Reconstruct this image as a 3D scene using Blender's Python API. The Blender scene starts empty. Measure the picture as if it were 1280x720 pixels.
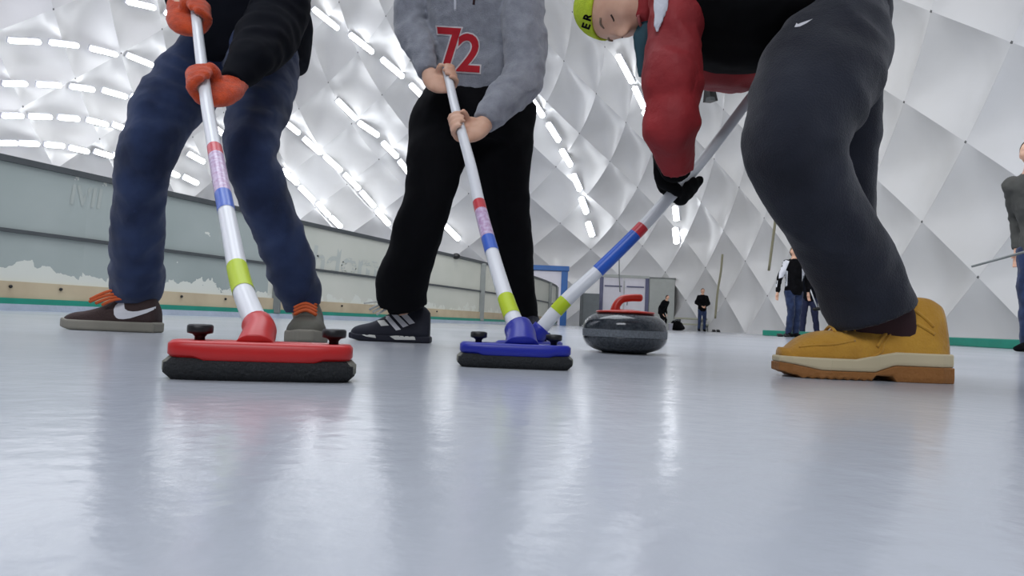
import bpy, bmesh, math, random
from mathutils import Vector, Matrix, noise
from mathutils.bvhtree import BVHTree
random.seed(7)
S = bpy.context.scene
COL = S.collection
PI = math.pi
# ------------------------------------------------------------------ camera
FPX = 850.0
CH = 0.085
PITCH = math.atan(41/850.0)
ROLL = math.atan(0.042)
fw = Vector((0, math.cos(PITCH), math.sin(PITCH)))
r0 = Vector((1, 0, 0)); u0 = Vector((0, -math.sin(PITCH), math.cos(PITCH)))
rt = r0*math.cos(ROLL) + u0*math.sin(ROLL)
up = -r0*math.sin(ROLL) + u0*math.cos(ROLL)
CAM = Vector((0, 0, CH))
cd = bpy.data.cameras.new('camera'); cam = bpy.data.objects.new('camera', cd); COL.objects.link(cam)
cd.sensor_width = 36; cd.lens = FPX/1280*36; cd.clip_start = 0.02; cd.clip_end = 200
m3 = Matrix((rt, up, -fw)).transposed().to_4x4(); m3.translation = CAM
cam.matrix_world = m3
S.camera = cam
# ------------------------------------------------------------------ world, lights, exposure
S.view_settings.view_transform = 'Standard'; S.view_settings.look = 'None'
S.view_settings.gamma = 1; S.view_settings.use_curve_mapping = False
S.view_settings.exposure = 0.0
w = bpy.data.worlds.new('world'); S.world = w; w.use_nodes = True
w.node_tree.nodes['Background'].inputs[0].default_value = (0.6, 0.65, 0.8, 1)
w.node_tree.nodes['Background'].inputs[1].default_value = 0.15
def area(loc, target, sx, sy, power, color):
    l = bpy.data.lights.new('hall_fill', 'AREA'); l.shape = 'RECTANGLE'; l.size = sx; l.size_y = sy
    l.energy = power; l.color = color
    o = bpy.data.objects.new('hall_fill', l); COL.objects.link(o); o.location = loc
    d = Vector(target) - Vector(loc); o.rotation_euler = d.to_track_quat('-Z', 'Y').to_euler()
    return o
GLOW_E = 7.0  # emission of the end-wall lamps and the left-wall glint strips
area((-6.5, 5.0, 6.6), (-11, 11, 4.2), 4.0, 1.2, 460, (0.87, 0.86, 1.0))
area((-2.0, 5.0, 7.6), (-2.5, 6.5, 0), 7.0, 6.0, 500, (0.88, 0.93, 1.0))
area((-1.0, 9.5, 5.6), (1.0, 30, 6.5), 5.0, 1.5, 260, (1.0, 0.97, 0.88))
area((2.5, 3.5, 5.8), (6.5, 12, 3.4), 3.0, 1.5, 130, (0.92, 0.94, 1.0))
area((-1.5, -5.0, 6.6), (-1.0, 3, 0.5), 6.0, 2.5, 380, (0.9, 0.93, 1.0))  # unseen fill added behind the camera to light the fronts

# ------------------------------------------------------------------ geometry helpers
def W(px, py, d):
    return CAM + d*(fw + ((px-640)/FPX)*rt + ((360-py)/FPX)*up)
def ray(px, py):
    return (fw + ((px-640)/FPX)*rt + ((360-py)/FPX)*up)
def G(px, d, z=0.0):
    a = (px-640)/FPX
    b = ((z-CH)/d - fw.z - a*rt.z)/up.z
    return CAM + d*(fw + a*rt + b*up)
def lin(c):
    return tuple(((v/255.0)/12.92 if v/255.0 <= 0.04045 else ((v/255.0+0.055)/1.055)**2.4) for v in c)

def mat(name, rgb, rough=0.6, var=0.12, scale=6.0, bump=0.0, bscale=60.0, metal=0.0, spec=0.5, emit=None, estr=0.0, rgb2=None, trans=0.0, sheen=0.0, alpha=1.0):
    m = bpy.data.materials.new(name); m.use_nodes = True
    nt = m.node_tree; b = nt.nodes['Principled BSDF']
    c = lin(rgb); c2 = lin(rgb2) if rgb2 else tuple(v*(1-var) for v in c)
    tc = nt.nodes.new('ShaderNodeTexCoord')
    n = nt.nodes.new('ShaderNodeTexNoise'); n.inputs['Scale'].default_value = scale; n.inputs['Detail'].default_value = 4
    nt.links.new(tc.outputs['Object'], n.inputs['Vector'])
    r = nt.nodes.new('ShaderNodeValToRGB')
    r.color_ramp.elements[0].position = 0.35; r.color_ramp.elements[1].position = 0.65
    r.color_ramp.elements[0].color = (*c2, 1); r.color_ramp.elements[1].color = (*c, 1)
    nt.links.new(n.outputs['Fac'], r.inputs['Fac']); nt.links.new(r.outputs['Color'], b.inputs['Base Color'])
    b.inputs['Roughness'].default_value = rough; b.inputs['Metallic'].default_value = metal
    b.inputs['Specular IOR Level'].default_value = spec
    if trans: b.inputs['Transmission Weight'].default_value = trans
    if sheen: b.inputs['Sheen Weight'].default_value = sheen
    if alpha < 1: b.inputs['Alpha'].default_value = alpha
    if bump:
        n2 = nt.nodes.new('ShaderNodeTexNoise'); n2.inputs['Scale'].default_value = bscale; n2.inputs['Detail'].default_value = 3
        nt.links.new(tc.outputs['Object'], n2.inputs['Vector'])
        bp = nt.nodes.new('ShaderNodeBump'); bp.inputs['Strength'].default_value = bump; bp.inputs['Distance'].default_value = 0.01
        nt.links.new(n2.outputs['Fac'], bp.inputs['Height']); nt.links.new(bp.outputs['Normal'], b.inputs['Normal'])
    if emit:
        b.inputs['Emission Color'].default_value = (*emit, 1); b.inputs['Emission Strength'].default_value = estr
    return m

def origin_of(o):
    v = Vector((0, 0, 0))
    while o is not None:
        v += o.location; o = o.parent
    return v
def tag(o, label=None, cat=None, group=None, kind=None):
    if label: o['label'] = label
    if cat: o['category'] = cat
    if group: o['group'] = group
    if kind: o['kind'] = kind
    return o
def obj(name, bm, m, parent=None, loc=None, smooth=True):
    """bm holds world coordinates"""
    off = origin_of(parent)
    if loc is not None: l = Vector(loc) - off
    else: l = Vector((0, 0, 0))
    tot = off + l
    for v in bm.verts: v.co -= tot
    bmesh.ops.recalc_face_normals(bm, faces=bm.faces)
    me = bpy.data.meshes.new(name); bm.to_mesh(me); bm.free()
    if smooth:
        for p in me.polygons: p.use_smooth = True
    if m is not None:
        for x in (m if isinstance(m, (list, tuple)) else [m]): me.materials.append(x)
    o = bpy.data.objects.new(name, me); COL.objects.link(o)
    o.location = l
    if parent is not None: o.parent = parent
    return o
def empty(name, loc, label=None, cat=None, group=None, kind=None):
    o = bpy.data.objects.new(name, None); COL.objects.link(o); o.location = loc
    o.empty_display_size = 0.1
    return tag(o, label, cat, group, kind)

def catmull(pts, n):
    out = []
    P = [pts[0]] + list(pts) + [pts[-1]]
    for i in range(1, len(P)-2):
        for k in range(n):
            t = k/n
            r = []
            for a, b, c, d in zip(P[i-1], P[i], P[i+1], P[i+2]):
                r.append(0.5*((2*b) + (-a+c)*t + (2*a-5*b+4*c-d)*t*t + (-a+3*b-3*c+d)*t**3))
            out.append(tuple(r))
    out.append(tuple(pts[-1]))
    return out
def loft(bm, rings, seg=20, ref=None, sub=4, cap=True, power=2.0, fold=0.0, ff=16.0):
    """rings: list of (Vector centre, a, b); a is the half width across, b the half depth along ref"""
    raw = [(r[0].x, r[0].y, r[0].z, r[1], r[2]) for r in rings]
    raw = catmull(raw, sub) if sub > 1 and len(raw) > 2 else raw
    C = [Vector(r[:3]) for r in raw]
    vs = []
    n = len(C); arc = 0.0; fseed = C[0].x*3.7 + C[0].y*1.3
    for i in range(n):
        if i: arc += (C[i]-C[i-1]).length
        T = (C[min(i+1, n-1)] - C[max(i-1, 0)]).normalized()
        V = (ref if ref is not None else (C[i]-CAM)).normalized()
        side = T.cross(V)
        if side.length < 1e-4: side = T.cross(Vector((0.3, 0.5, 0.8)))
        side.normalize(); dep = side.cross(T).normalized()
        a, b = max(raw[i][3], 1e-4), max(raw[i][4], 1e-4)
        ring = []
        for k in range(seg):
            t = 2*PI*k/seg
            ct, st = math.cos(t), math.sin(t)
            if power != 2.0:
                q = 2.0/power
                ct = math.copysign(abs(ct)**q, ct); st = math.copysign(abs(st)**q, st)
            q = 1.0
            if fold:
                g = math.cos(t*1.0+fseed)*0.035
                q = 1 + fold*((1-2.6*abs(noise.noise(Vector((ct*0.7+fseed, st*0.7, (arc+g)*ff))))) + 0.5*noise.noise(Vector((ct*1.3, st*1.3+9+fseed, (arc-g)*ff*0.5))) - 0.35)
            ring.append(bm.verts.new(C[i] + side*(a*ct*q) + dep*(b*st*q)))
        vs.append(ring)
    for i in range(n-1):
        for k in range(seg):
            bm.faces.new((vs[i][k], vs[i][(k+1) % seg], vs[i+1][(k+1) % seg], vs[i+1][k]))
    if cap:
        bm.faces.new(list(reversed(vs[0]))); bm.faces.new(vs[-1])
def plo(bm, rings, seg=20, sub=4, k=1.0, power=2.0, fold=0.0, ff=16.0):
    if fold: seg, sub = 40, 10
    """rings in photograph measure: (px, py, depth, halfwidth_px, depth_ratio)"""
    R = []
    for r in rings:
        a = r[3]*r[2]/FPX*k
        R.append((W(r[0], r[1], r[2]), a, a*(r[4] if len(r) > 4 else 1.0)))
    loft(bm, R, seg, None, sub, True, power, fold, ff)
def tube(bm, pts, r, seg=10, sub=1, cap=True):
    if not isinstance(r, (list, tuple)): r = [r]*len(pts)
    loft(bm, [(Vector(p), q, q) for p, q in zip(pts, r)], seg, Vector((0.13, 0.21, 0.97)) if abs((Vector(pts[-1])-Vector(pts[0])).normalized().z) < 0.9 else Vector((0.1, 1, 0.05)), sub, cap)
def ball(bm, c, rx, ry=None, rz=None, M=None, u=20, v=14):
    ry = rx if ry is None else ry; rz = rx if rz is None else rz
    MM = Matrix.Diagonal((rx, ry, rz, 1))
    if M is not None: MM = M.to_4x4() @ MM
    MM = Matrix.Translation(c) @ MM
    bmesh.ops.create_uvsphere(bm, u_segments=u, v_segments=v, radius=1, matrix=MM)
def box(bm, c, sx, sy, sz, M=None, bev=0.0):
    MM = Matrix.Diagonal((sx, sy, sz, 1))
    if M is not None: MM = M.to_4x4() @ MM
    MM = Matrix.Translation(c) @ MM
    r = bmesh.ops.create_cube(bm, size=1, matrix=MM)
    if bev:
        es = list({e for v in r['verts'] for e in v.link_edges})
        bmesh.ops.bevel(bm, geom=es, offset=bev, segments=2, affect='EDGES', profile=0.6)
def lathe(bm, prof, c, axis=Vector((0, 0, 1)), seg=48):
    q = axis.to_track_quat('Z', 'Y').to_matrix()
    rings = []
    for r, z in prof:
        rings.append([bm.verts.new(c + q @ Vector((r*math.cos(2*PI*k/seg), r*math.sin(2*PI*k/seg), z))) for k in range(seg)])
    for i in range(len(rings)-1):
        for k in range(seg):
            bm.faces.new((rings[i][k], rings[i][(k+1) % seg], rings[i+1][(k+1) % seg], rings[i+1][k]))
    bm.faces.new(list(reversed(rings[0]))); bm.faces.new(rings[-1])
def cloth_mods(o, voxel=0.009, smooth=4, folds=0.02, fscale=0.09, depth=2, fine=0.0):
    m = o.modifiers.new('remesh', 'REMESH'); m.mode = 'VOXEL'; m.voxel_size = voxel; m.use_smooth_shade = True
    s = o.modifiers.new('smooth', 'SMOOTH'); s.iterations = smooth; s.factor = 0.5
    if folds:
        t = bpy.data.textures.new('folds', 'CLOUDS'); t.noise_scale = fscale; t.noise_depth = depth
        d = o.modifiers.new('folds', 'DISPLACE'); d.texture = t; d.strength = folds; d.mid_level = 0.5; d.texture_coords = 'LOCAL'
    return o
def bvh_of(o):
    bpy.context.view_layer.update()
    dg = bpy.context.evaluated_depsgraph_get()
    e = o.evaluated_get(dg); me = e.to_mesh()
    bm = bmesh.new(); bm.from_mesh(me); bm.transform(o.matrix_world)
    t = BVHTree.FromBMesh(bm); bm.free(); e.to_mesh_clear()
    return t
def conform(bm, target, off=0.0015, maxedge=0.006):
    """bm: flat shape with vertices (px, py, 0): lay it on the target's surface where it is seen"""
    t = bvh_of(target)
    bmesh.ops.triangulate(bm, faces=bm.faces)
    out = bmesh.new(); mp = {}
    for v in bm.verts:
        d = ray(v.co.x, v.co.y).normalized()
        hit = t.ray_cast(CAM, d)
        if hit[0] is not None: mp[v.index] = out.verts.new(hit[0] - d*off)
    for f in bm.faces:
        if all(v.index in mp for v in f.verts):
            q = [mp[v.index] for v in f.verts]
            if max((q[i].co-q[i-1].co).length for i in range(3)) < 0.08:
                out.faces.new(q)
    bm.free()
    return out
def poly_px(pts, step=4.0):
    bm = bmesh.new()
    bm.faces.new([bm.verts.new((x, y, 0)) for x, y in pts])
    bmesh.ops.triangulate(bm, faces=bm.faces)
    for _ in range(5):
        es = [e for e in bm.edges if e.calc_length() > step]
        if not es: break
        bmesh.ops.subdivide_edges(bm, edges=es, cuts=1); bmesh.ops.triangulate(bm, faces=bm.faces)
    bm.verts.index_update()
    return bm
def text_bm(s, bold=0.0):
    c = bpy.data.curves.new('lettering', 'FONT'); c.body = s; c.offset = bold; c.align_x = 'CENTER'; c.align_y = 'CENTER'
    c.resolution_u = 4
    o = bpy.data.objects.new('lettering', c); COL.objects.link(o)
    bpy.context.view_layer.update()
    me = bpy.data.meshes.new_from_object(o)
    bm = bmesh.new(); bm.from_mesh(me)
    bpy.data.objects.remove(o); bpy.data.curves.remove(c); bpy.data.meshes.remove(me)
    return bm
def text_px(s, cx, cy, h, ang=0.0, sx=1.0, bold=0.0, step=3.0, shear=0.0, mirror=False):
    bm = text_bm(s, bold)
    ca, sa = math.cos(ang), math.sin(ang)
    for v in bm.verts:
        x, y = v.co.x*h*sx*(-1 if mirror else 1), -v.co.y*h
        x -= y*shear
        v.co = Vector((cx + x*ca - y*sa, cy + x*sa + y*ca, 0))
    bmesh.ops.triangulate(bm, faces=bm.faces)
    for _ in range(4):
        es = [e for e in bm.edges if e.calc_length() > step]
        if not es: break
        bmesh.ops.subdivide_edges(bm, edges=es, cuts=1); bmesh.ops.triangulate(bm, faces=bm.faces)
    bm.verts.index_update()
    return bm

# ------------------------------------------------------------------ materials
def ice_mat():
    m = bpy.data.materials.new('ice'); m.use_nodes = True; nt = m.node_tree; b = nt.nodes['Principled BSDF']
    tc = nt.nodes.new('ShaderNodeTexCoord')
    n = nt.nodes.new('ShaderNodeTexNoise'); n.inputs['Scale'].default_value = 1.3; n.inputs['Detail'].default_value = 5
    r = nt.nodes.new('ShaderNodeValToRGB'); r.color_ramp.elements[0].position = 0.3; r.color_ramp.elements[1].position = 0.7
    r.color_ramp.elements[0].color = (0.44, 0.465, 0.51, 1); r.color_ramp.elements[1].color = (0.52, 0.545, 0.59, 1)
    nt.links.new(tc.outputs['Object'], n.inputs['Vector']); nt.links.new(n.outputs['Fac'], r.inputs['Fac']); nt.links.new(r.outputs['Color'], b.inputs['Base Color'])
    b.inputs['Roughness'].default_value = 0.18; b.inputs['IOR'].default_value = 1.31
    mp = nt.nodes.new('ShaderNodeMapping'); mp.inputs['Scale'].default_value = (1.0, 1.0, 1.0)
    nt.links.new(tc.outputs['Object'], mp.inputs['Vector'])
    n2 = nt.nodes.new('ShaderNodeTexNoise'); n2.inputs['Scale'].default_value = 45; n2.inputs['Detail'].default_value = 3
    n3 = nt.nodes.new('ShaderNodeTexNoise'); n3.inputs['Scale'].default_value = 7; n3.inputs['Detail'].default_value = 2
    nt.links.new(mp.outputs['Vector'], n2.inputs['Vector']); nt.links.new(mp.outputs['Vector'], n3.inputs['Vector'])
    ad = nt.nodes.new('ShaderNodeMath'); ad.operation = 'MULTIPLY_ADD'; ad.inputs[1].default_value = 2.5
    nt.links.new(n3.outputs['Fac'], ad.inputs[0]); nt.links.new(n2.outputs['Fac'], ad.inputs[2])
    bp = nt.nodes.new('ShaderNodeBump'); bp.inputs['Strength'].default_value = 0.15; bp.inputs['Distance'].default_value = 0.004
    nt.links.new(ad.outputs[0], bp.inputs['Height']); nt.links.new(bp.outputs['Normal'], b.inputs['Normal'])
    return m
def membrane_mat():
    m = bpy.data.materials.new('tent_membrane'); m.use_nodes = True; nt = m.node_tree; b = nt.nodes['Principled BSDF']
    uv = nt.nodes.new('ShaderNodeUVMap')
    sp = nt.nodes.new('ShaderNodeSeparateXYZ'); nt.links.new(uv.outputs['UV'], sp.inputs[0])
    def fr(o):
        a = nt.nodes.new('ShaderNodeMath'); a.operation = 'SUBTRACT'; nt.links.new(o, a.inputs[0]); a.inputs[1].default_value = 0.5
        f = nt.nodes.new('ShaderNodeMath'); f.operation = 'ABSOLUTE'; nt.links.new(a.outputs[0], f.inputs[0]); return f.outputs[0]
    fa, fb = fr(sp.outputs[0]), fr(sp.outputs[1])
    mx = nt.nodes.new('ShaderNodeMath'); mx.operation = 'MINIMUM'; nt.links.new(fa, mx.inputs[0]); nt.links.new(fb, mx.inputs[1])
    gt = nt.nodes.new('ShaderNodeMath'); gt.operation = 'GREATER_THAN'; nt.links.new(mx.outputs[0], gt.inputs[0]); gt.inputs[1].default_value = 0.487
    tc = nt.nodes.new('ShaderNodeTexCoord')
    n = nt.nodes.new('ShaderNodeTexNoise'); n.inputs['Scale'].default_value = 0.35; n.inputs['Detail'].default_value = 5
    nt.links.new(tc.outputs['Object'], n.inputs['Vector'])
    r = nt.nodes.new('ShaderNodeValToRGB'); r.color_ramp.elements[0].position = 0.35; r.color_ramp.elements[1].position = 0.65
    r.color_ramp.elements[0].color = (0.66, 0.655, 0.645, 1); r.color_ramp.elements[1].color = (0.74, 0.74, 0.74, 1)
    nt.links.new(n.outputs['Fac'], r.inputs['Fac'])
    mi = nt.nodes.new('ShaderNodeMixRGB'); nt.links.new(gt.outputs[0], mi.inputs['Fac']); nt.links.new(r.outputs['Color'], mi.inputs['Color1']); mi.inputs['Color2'].default_value = (0.12, 0.12, 0.12, 1)
    nt.links.new(mi.outputs['Color'], b.inputs['Base Color'])
    b.inputs['Roughness'].default_value = 0.27
    return m
def panel_mat(name, c1, c2, ceil_peel):
    m = bpy.data.materials.new(name); m.use_nodes = True; nt = m.node_tree; b = nt.nodes['Principled BSDF']
    tc = nt.nodes.new('ShaderNodeTexCoord'); uv = nt.nodes.new('ShaderNodeUVMap')
    sp = nt.nodes.new('ShaderNodeSeparateXYZ'); nt.links.new(uv.outputs['UV'], sp.inputs[0])
    n = nt.nodes.new('ShaderNodeTexNoise'); n.inputs['Scale'].default_value = 0.9; n.inputs['Detail'].default_value = 3
    r = nt.nodes.new('ShaderNodeValToRGB'); r.color_ramp.elements[0].position = 0.35; r.color_ramp.elements[1].position = 0.7
    r.color_ramp.elements[0].color = (*lin(c1), 1); r.color_ramp.elements[1].color = (*lin(c2), 1)
    nt.links.new(uv.outputs['UV'], n.inputs['Vector']); nt.links.new(n.outputs['Fac'], r.inputs['Fac'])
    # peeled film: ragged white patches along the lower edge and here and there
    n2 = nt.nodes.new('ShaderNodeTexNoise'); n2.inputs['Scale'].default_value = 4.2; n2.inputs['Detail'].default_value = 4; n2.inputs['Roughness'].default_value = 0.55
    nt.links.new(uv.outputs['UV'], n2.inputs['Vector'])
    mr = nt.nodes.new('ShaderNodeMapRange'); mr.inputs['From Min'].default_value = 0.20; mr.inputs['From Max'].default_value = 0.44
    mr.inputs['To Min'].default_value = 0.26; mr.inputs['To Max'].default_value = -0.10
    nt.links.new(sp.outputs[1], mr.inputs['Value'])
    ad = nt.nodes.new('ShaderNodeMath'); ad.operation = 'ADD'; nt.links.new(mr.outputs[0], ad.inputs[0]); nt.links.new(n2.outputs['Fac'], ad.inputs[1])
    gt = nt.nodes.new('ShaderNodeMath'); gt.operation = 'GREATER_THAN'; gt.inputs[1].default_value = ceil_peel; nt.links.new(ad.outputs[0], gt.inputs[0])
    mi = nt.nodes.new('ShaderNodeMixRGB'); nt.links.new(gt.outputs[0], mi.inputs['Fac']); nt.links.new(r.outputs['Color'], mi.inputs['Color1']); mi.inputs['Color2'].default_value = (*lin((214, 216, 206)), 1)
    nt.links.new(mi.outputs['Color'], b.inputs['Base Color']); b.inputs['Roughness'].default_value = 0.4
    return m
M = {}
M['ice'] = ice_mat()
M['membrane'] = membrane_mat()
M['panel_green'] = panel_mat('milky_panel_green', (150, 160, 156), (168, 176, 172), 0.60)
M['panel_cream'] = panel_mat('milky_panel_cream', (196, 198, 186), (208, 208, 196), 0.66)
M['rail'] = mat('dark_rail', (88, 92, 94), 0.45, metal=0.5)
M['post'] = mat('post_grey', (128, 132, 130), 0.5, metal=0.3)
M['kick'] = mat('beige_kick', (196, 180, 150), 0.6, rgb2=(178, 160, 132), scale=2.5)
M['green'] = mat('green_strip', (28, 140, 118), 0.45)
M['snow'] = mat('snow_edge', (176, 186, 200), 0.8, bump=0.5, bscale=30)
M['jeans'] = mat('blue_denim', (50, 64, 98), 0.95, rgb2=(33, 43, 70), scale=9, bump=0.35, bscale=500, sheen=0.2, spec=0.15)
M['navy'] = mat('navy_nylon', (11, 14, 24), 0.9, rgb2=(7, 9, 17), scale=5, spec=0.15)
M['black'] = mat('black_track_fabric', (7, 7, 11), 0.9, scale=5, spec=0.15)
M['hoodie'] = mat('grey_marl_fleece', (146, 149, 158), 0.95, rgb2=(130, 133, 142), scale=40, bump=0.4, bscale=300, sheen=0.3)
M['orange'] = mat('orange_knit', (226, 84, 30), 0.95, rgb2=(196, 66, 26), scale=60, bump=0.6, bscale=350, sheen=0.3)
M['skin'] = mat('skin', (222, 178, 152), 0.55, rgb2=(208, 160, 134), scale=25)
M['skin'].node_tree.nodes['Principled BSDF'].inputs['Subsurface Weight'].default_value = 0.15
M['skin'].node_tree.nodes['Principled BSDF'].inputs['Subsurface Radius'].default_value = (0.012, 0.005, 0.003)
M['charcoal'] = mat('charcoal_sweatpants', (41, 44, 54), 0.92, rgb2=(31, 33, 42), scale=7, bump=0.25, bscale=300, sheen=0.2, spec=0.15)
M['red_jacket'] = mat('red_shell_fabric', (158, 32, 36), 0.7, rgb2=(128, 22, 28), scale=6, bump=0.15, bscale=120)
M['vest'] = mat('black_vest_fabric', (8, 8, 10), 0.9, spec=0.15)
M['teal'] = mat('dark_teal_fabric', (40, 76, 88), 0.75)
M['white_fabric'] = mat('white_fabric', (214, 216, 224), 0.8, bump=0.2, bscale=200)
M['lime'] = mat('lime_knit', (196, 216, 50), 0.9, rgb2=(176, 198, 40), scale=50, bump=0.5, bscale=300)
M['wheat'] = mat('wheat_nubuck', (196, 146, 46), 0.85, rgb2=(176, 126, 36), scale=14, bump=0.25, bscale=160, sheen=0.2)
M['midsole'] = mat('cream_midsole', (206, 192, 158), 0.6)
M['gum'] = mat('brown_gum_outsole', (150, 98, 44), 0.6, bump=0.3, bscale=90)
M['collar_dark'] = mat('dark_maroon_padding', (52, 26, 30), 0.9)
M['brown_suede'] = mat('dark_brown_suede', (58, 42, 40), 0.9, bump=0.3, bscale=200)
M['sole_grey'] = mat('grey_rubber_sole', (134, 130, 118), 0.7)
M['olive'] = mat('olive_grey_leather', (86, 84, 74), 0.7)
M['lace_orange'] = mat('orange_lace', (206, 92, 44), 0.8)
M['lace_white'] = mat('white_lace', (206, 206, 200), 0.8)
M['logo_white'] = mat('white_leather_mark', (216, 216, 220), 0.5)
M['navy_shoe'] = mat('navy_suede', (24, 26, 40), 0.8)
M['handle_white'] = mat('white_fibreglass', (226, 228, 232), 0.3, var=0.04)
M['red_plastic'] = mat('red_plastic', (196, 30, 30), 0.38, var=0.1)
M['blue_plastic'] = mat('blue_plastic', (22, 36, 158), 0.38, var=0.15)
M['pad'] = mat('dark_felt_pad', (38, 40, 42), 0.95, bump=0.6, bscale=250)
M['pad_rim'] = mat('grey_pad_edge', (128, 128, 118), 0.9, bump=0.4, bscale=250)
M['knob'] = mat('black_knob_plastic', (14, 14, 16), 0.4)
M['band_clear'] = mat('lilac_label_film', (206, 190, 216), 0.3, rgb2=(180, 140, 180), scale=120)
M['band_red'] = mat('red_label_film', (206, 48, 60), 0.35)
M['band_blue'] = mat('blue_label_film', (36, 92, 196), 0.35)
M['sticker'] = mat('lime_sticker', (186, 208, 22), 0.5, var=0.05)
M['print_dark'] = mat('dark_print', (30, 50, 20), 0.6)
M['granite'] = mat('polished_granite', (66, 72, 78), 0.12, rgb2=(44, 48, 54), scale=140)
M['granite_band'] = mat('pecked_granite_band', (122, 128, 134), 0.55, rgb2=(98, 104, 110), scale=180)
M['red_handle'] = mat('red_stone_handle', (196, 50, 34), 0.3, var=0.08)
M['text_red'] = mat('red_felt_number', (180, 26, 40), 0.9)
M['text_white'] = mat('white_stitching', (214, 206, 208), 0.9)
M['tube'] = mat('glow_tube', (255, 255, 255), 0.4, emit=(0.93, 0.96, 1.0), estr=GLOW_E)
M['strip_body'] = mat('strip_body', (190, 192, 198), 0.4)
M['blue_frame'] = mat('blue_painted_frame', (34, 96, 166), 0.45)
M['white_wall'] = mat('white_booth_panel', (222, 220, 228), 0.6, var=0.04)
M['grey_wall'] = mat('grey_airlock_panel', (172, 176, 172), 0.6, var=0.06)
M['frame_violet'] = mat('violet_grey_frame', (96, 98, 128), 0.5)
M['hair'] = mat('brown_hair', (62, 44, 34), 0.7, bump=0.5, bscale=150)
M['hair_grey'] = mat('sandy_hair', (140, 118, 98), 0.8, bump=0.5, bscale=150)
M['navy_leg'] = mat('navy_trouser_fabric', (34, 40, 72), 0.9)
M['olive_jacket'] = mat('olive_grey_jacket', (74, 74, 70), 0.85, var=0.15, bump=0.2, bscale=60)
M['royal'] = mat('royal_blue_knit', (36, 56, 150), 0.9)
M['lip'] = mat('lips', (168, 92, 88), 0.5)
M['bench'] = mat('pale_bench_board', (176, 176, 158), 0.7)
M['ghost'] = mat('faint_lettering_green', (170, 176, 170), 0.5, var=0.03)
M['ghost2'] = mat('faint_lettering_grey', (184, 189, 182), 0.5, var=0.03)
M['hose'] = mat('yellowed_hose', (150, 146, 120), 0.6)

def creases(m, scale, dist, strength=0.7):
    nt = m.node_tree; b = nt.nodes['Principled BSDF']
    tc = nt.nodes.new('ShaderNodeTexCoord'); mp = nt.nodes.new('ShaderNodeMapping'); mp.inputs['Scale'].default_value = scale
    mp.inputs['Rotation'].default_value = (0.4, 0.3, 0.5)
    n = nt.nodes.new('ShaderNodeTexNoise'); n.noise_type = 'RIDGED_MULTIFRACTAL'; n.inputs['Scale'].default_value = 1.0; n.inputs['Detail'].default_value = 1.5
    n.inputs['Distortion'].default_value = 0.6
    nt.links.new(tc.outputs['Object'], mp.inputs['Vector']); nt.links.new(mp.outputs['Vector'], n.inputs['Vector'])
    bp = nt.nodes.new('ShaderNodeBump'); bp.inputs['Strength'].default_value = strength; bp.inputs['Distance'].default_value = dist
    nt.links.new(n.outputs['Fac'], bp.inputs['Height'])
    if b.inputs['Normal'].links: nt.links.new(b.inputs['Normal'].links[0].from_socket, bp.inputs['Normal'])
    nt.links.new(bp.outputs['Normal'], b.inputs['Normal'])
creases(M['jeans'], (5, 5, 9), 0.012); creases(M['charcoal'], (4, 4, 7), 0.015); creases(M['hoodie'], (6, 6, 10), 0.012)
creases(M['red_jacket'], (5, 5, 9), 0.016); creases(M['navy'], (5, 5, 8), 0.014); creases(M['black'], (4, 4, 7), 0.012)

# ------------------------------------------------------------------ tent dome
DC = Vector((-2.0, 9.5, 0)); DX, DY, DH = 9.5, 21.0, 10.2
PN, ZN = 3.4, 2.4
def inside(p):
    q = ((abs(p.x-DC.x)/DX)**PN + (abs(p.y-DC.y)/DY)**PN)**(1/PN)
    return q**ZN + (abs(p.z)/DH)**ZN
def dome_hit(px, py):
    d = ray(px, py); a, b = 1.0, 60.0
    for _ in range(50):
        c = (a+b)/2
        if inside(CAM + d*c) < 1: a = c
        else: b = c
    return CAM + d*a, a
# plan perimeter table (arc length)
NP = 1440; per = []; 
for i in range(NP+1):
    t = 2*PI*i/NP + PI/2
    c, s = math.cos(t), math.sin(t)
    rr = 1/((abs(c)/DX)**PN + (abs(s)/DY)**PN)**(1/PN)
    per.append(Vector((c*rr, s*rr, 0)))
acc = [0.0]
for i in range(NP): acc.append(acc[-1] + (per[i+1]-per[i]).length)
LP = acc[-1]
prof = [(1.0, 0.0)]; NV = 400
for i in range(1, NV+1):
    t = PI/2*i/NV
    prof.append((math.cos(t)**(2/ZN), DH*math.sin(t)**(2/ZN)))
RM = 10.0
pa = [0.0]
for i in range(NV): pa.append(pa[-1] + math.hypot((prof[i+1][0]-prof[i][0])*RM, prof[i+1][1]-prof[i][1]))
import bisect
def interp(tab, acc_, x):
    i = min(max(bisect.bisect_right(acc_, x)-1, 0), len(acc_)-2)
    f = (x-acc_[i])/(acc_[i+1]-acc_[i]) if acc_[i+1] > acc_[i] else 0
    return i, min(max(f, 0), 1)
def dome_pt(s, v):
    s %= LP
    i, f = interp(per, acc, s); p = per[i].lerp(per[i+1], f)
    v = min(max(v, 0), pa[-1]*0.9999)
    j, g = interp(prof, pa, v)
    k = prof[j][0]*(1-g) + prof[j+1][0]*g; z = prof[j][1]*(1-g) + prof[j+1][1]*g
    P = DC + Vector((p.x*k, p.y*k, z))
    # outward direction
    N = Vector((P.x-DC.x, (P.y-DC.y)*(DX/DY)**1.2, z*0.8)).normalized()
    return P, N
NS = 38                       # diamonds round the plan
DS = LP/NS                    # diamond width along the base
DV = 2.2                     # diamond height
NR = int(pa[-1]/DV)+1
bm = bmesh.new(); uvl = bm.loops.layers.uv.new('UVMap')
R = 10
DEP = 0.30
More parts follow.
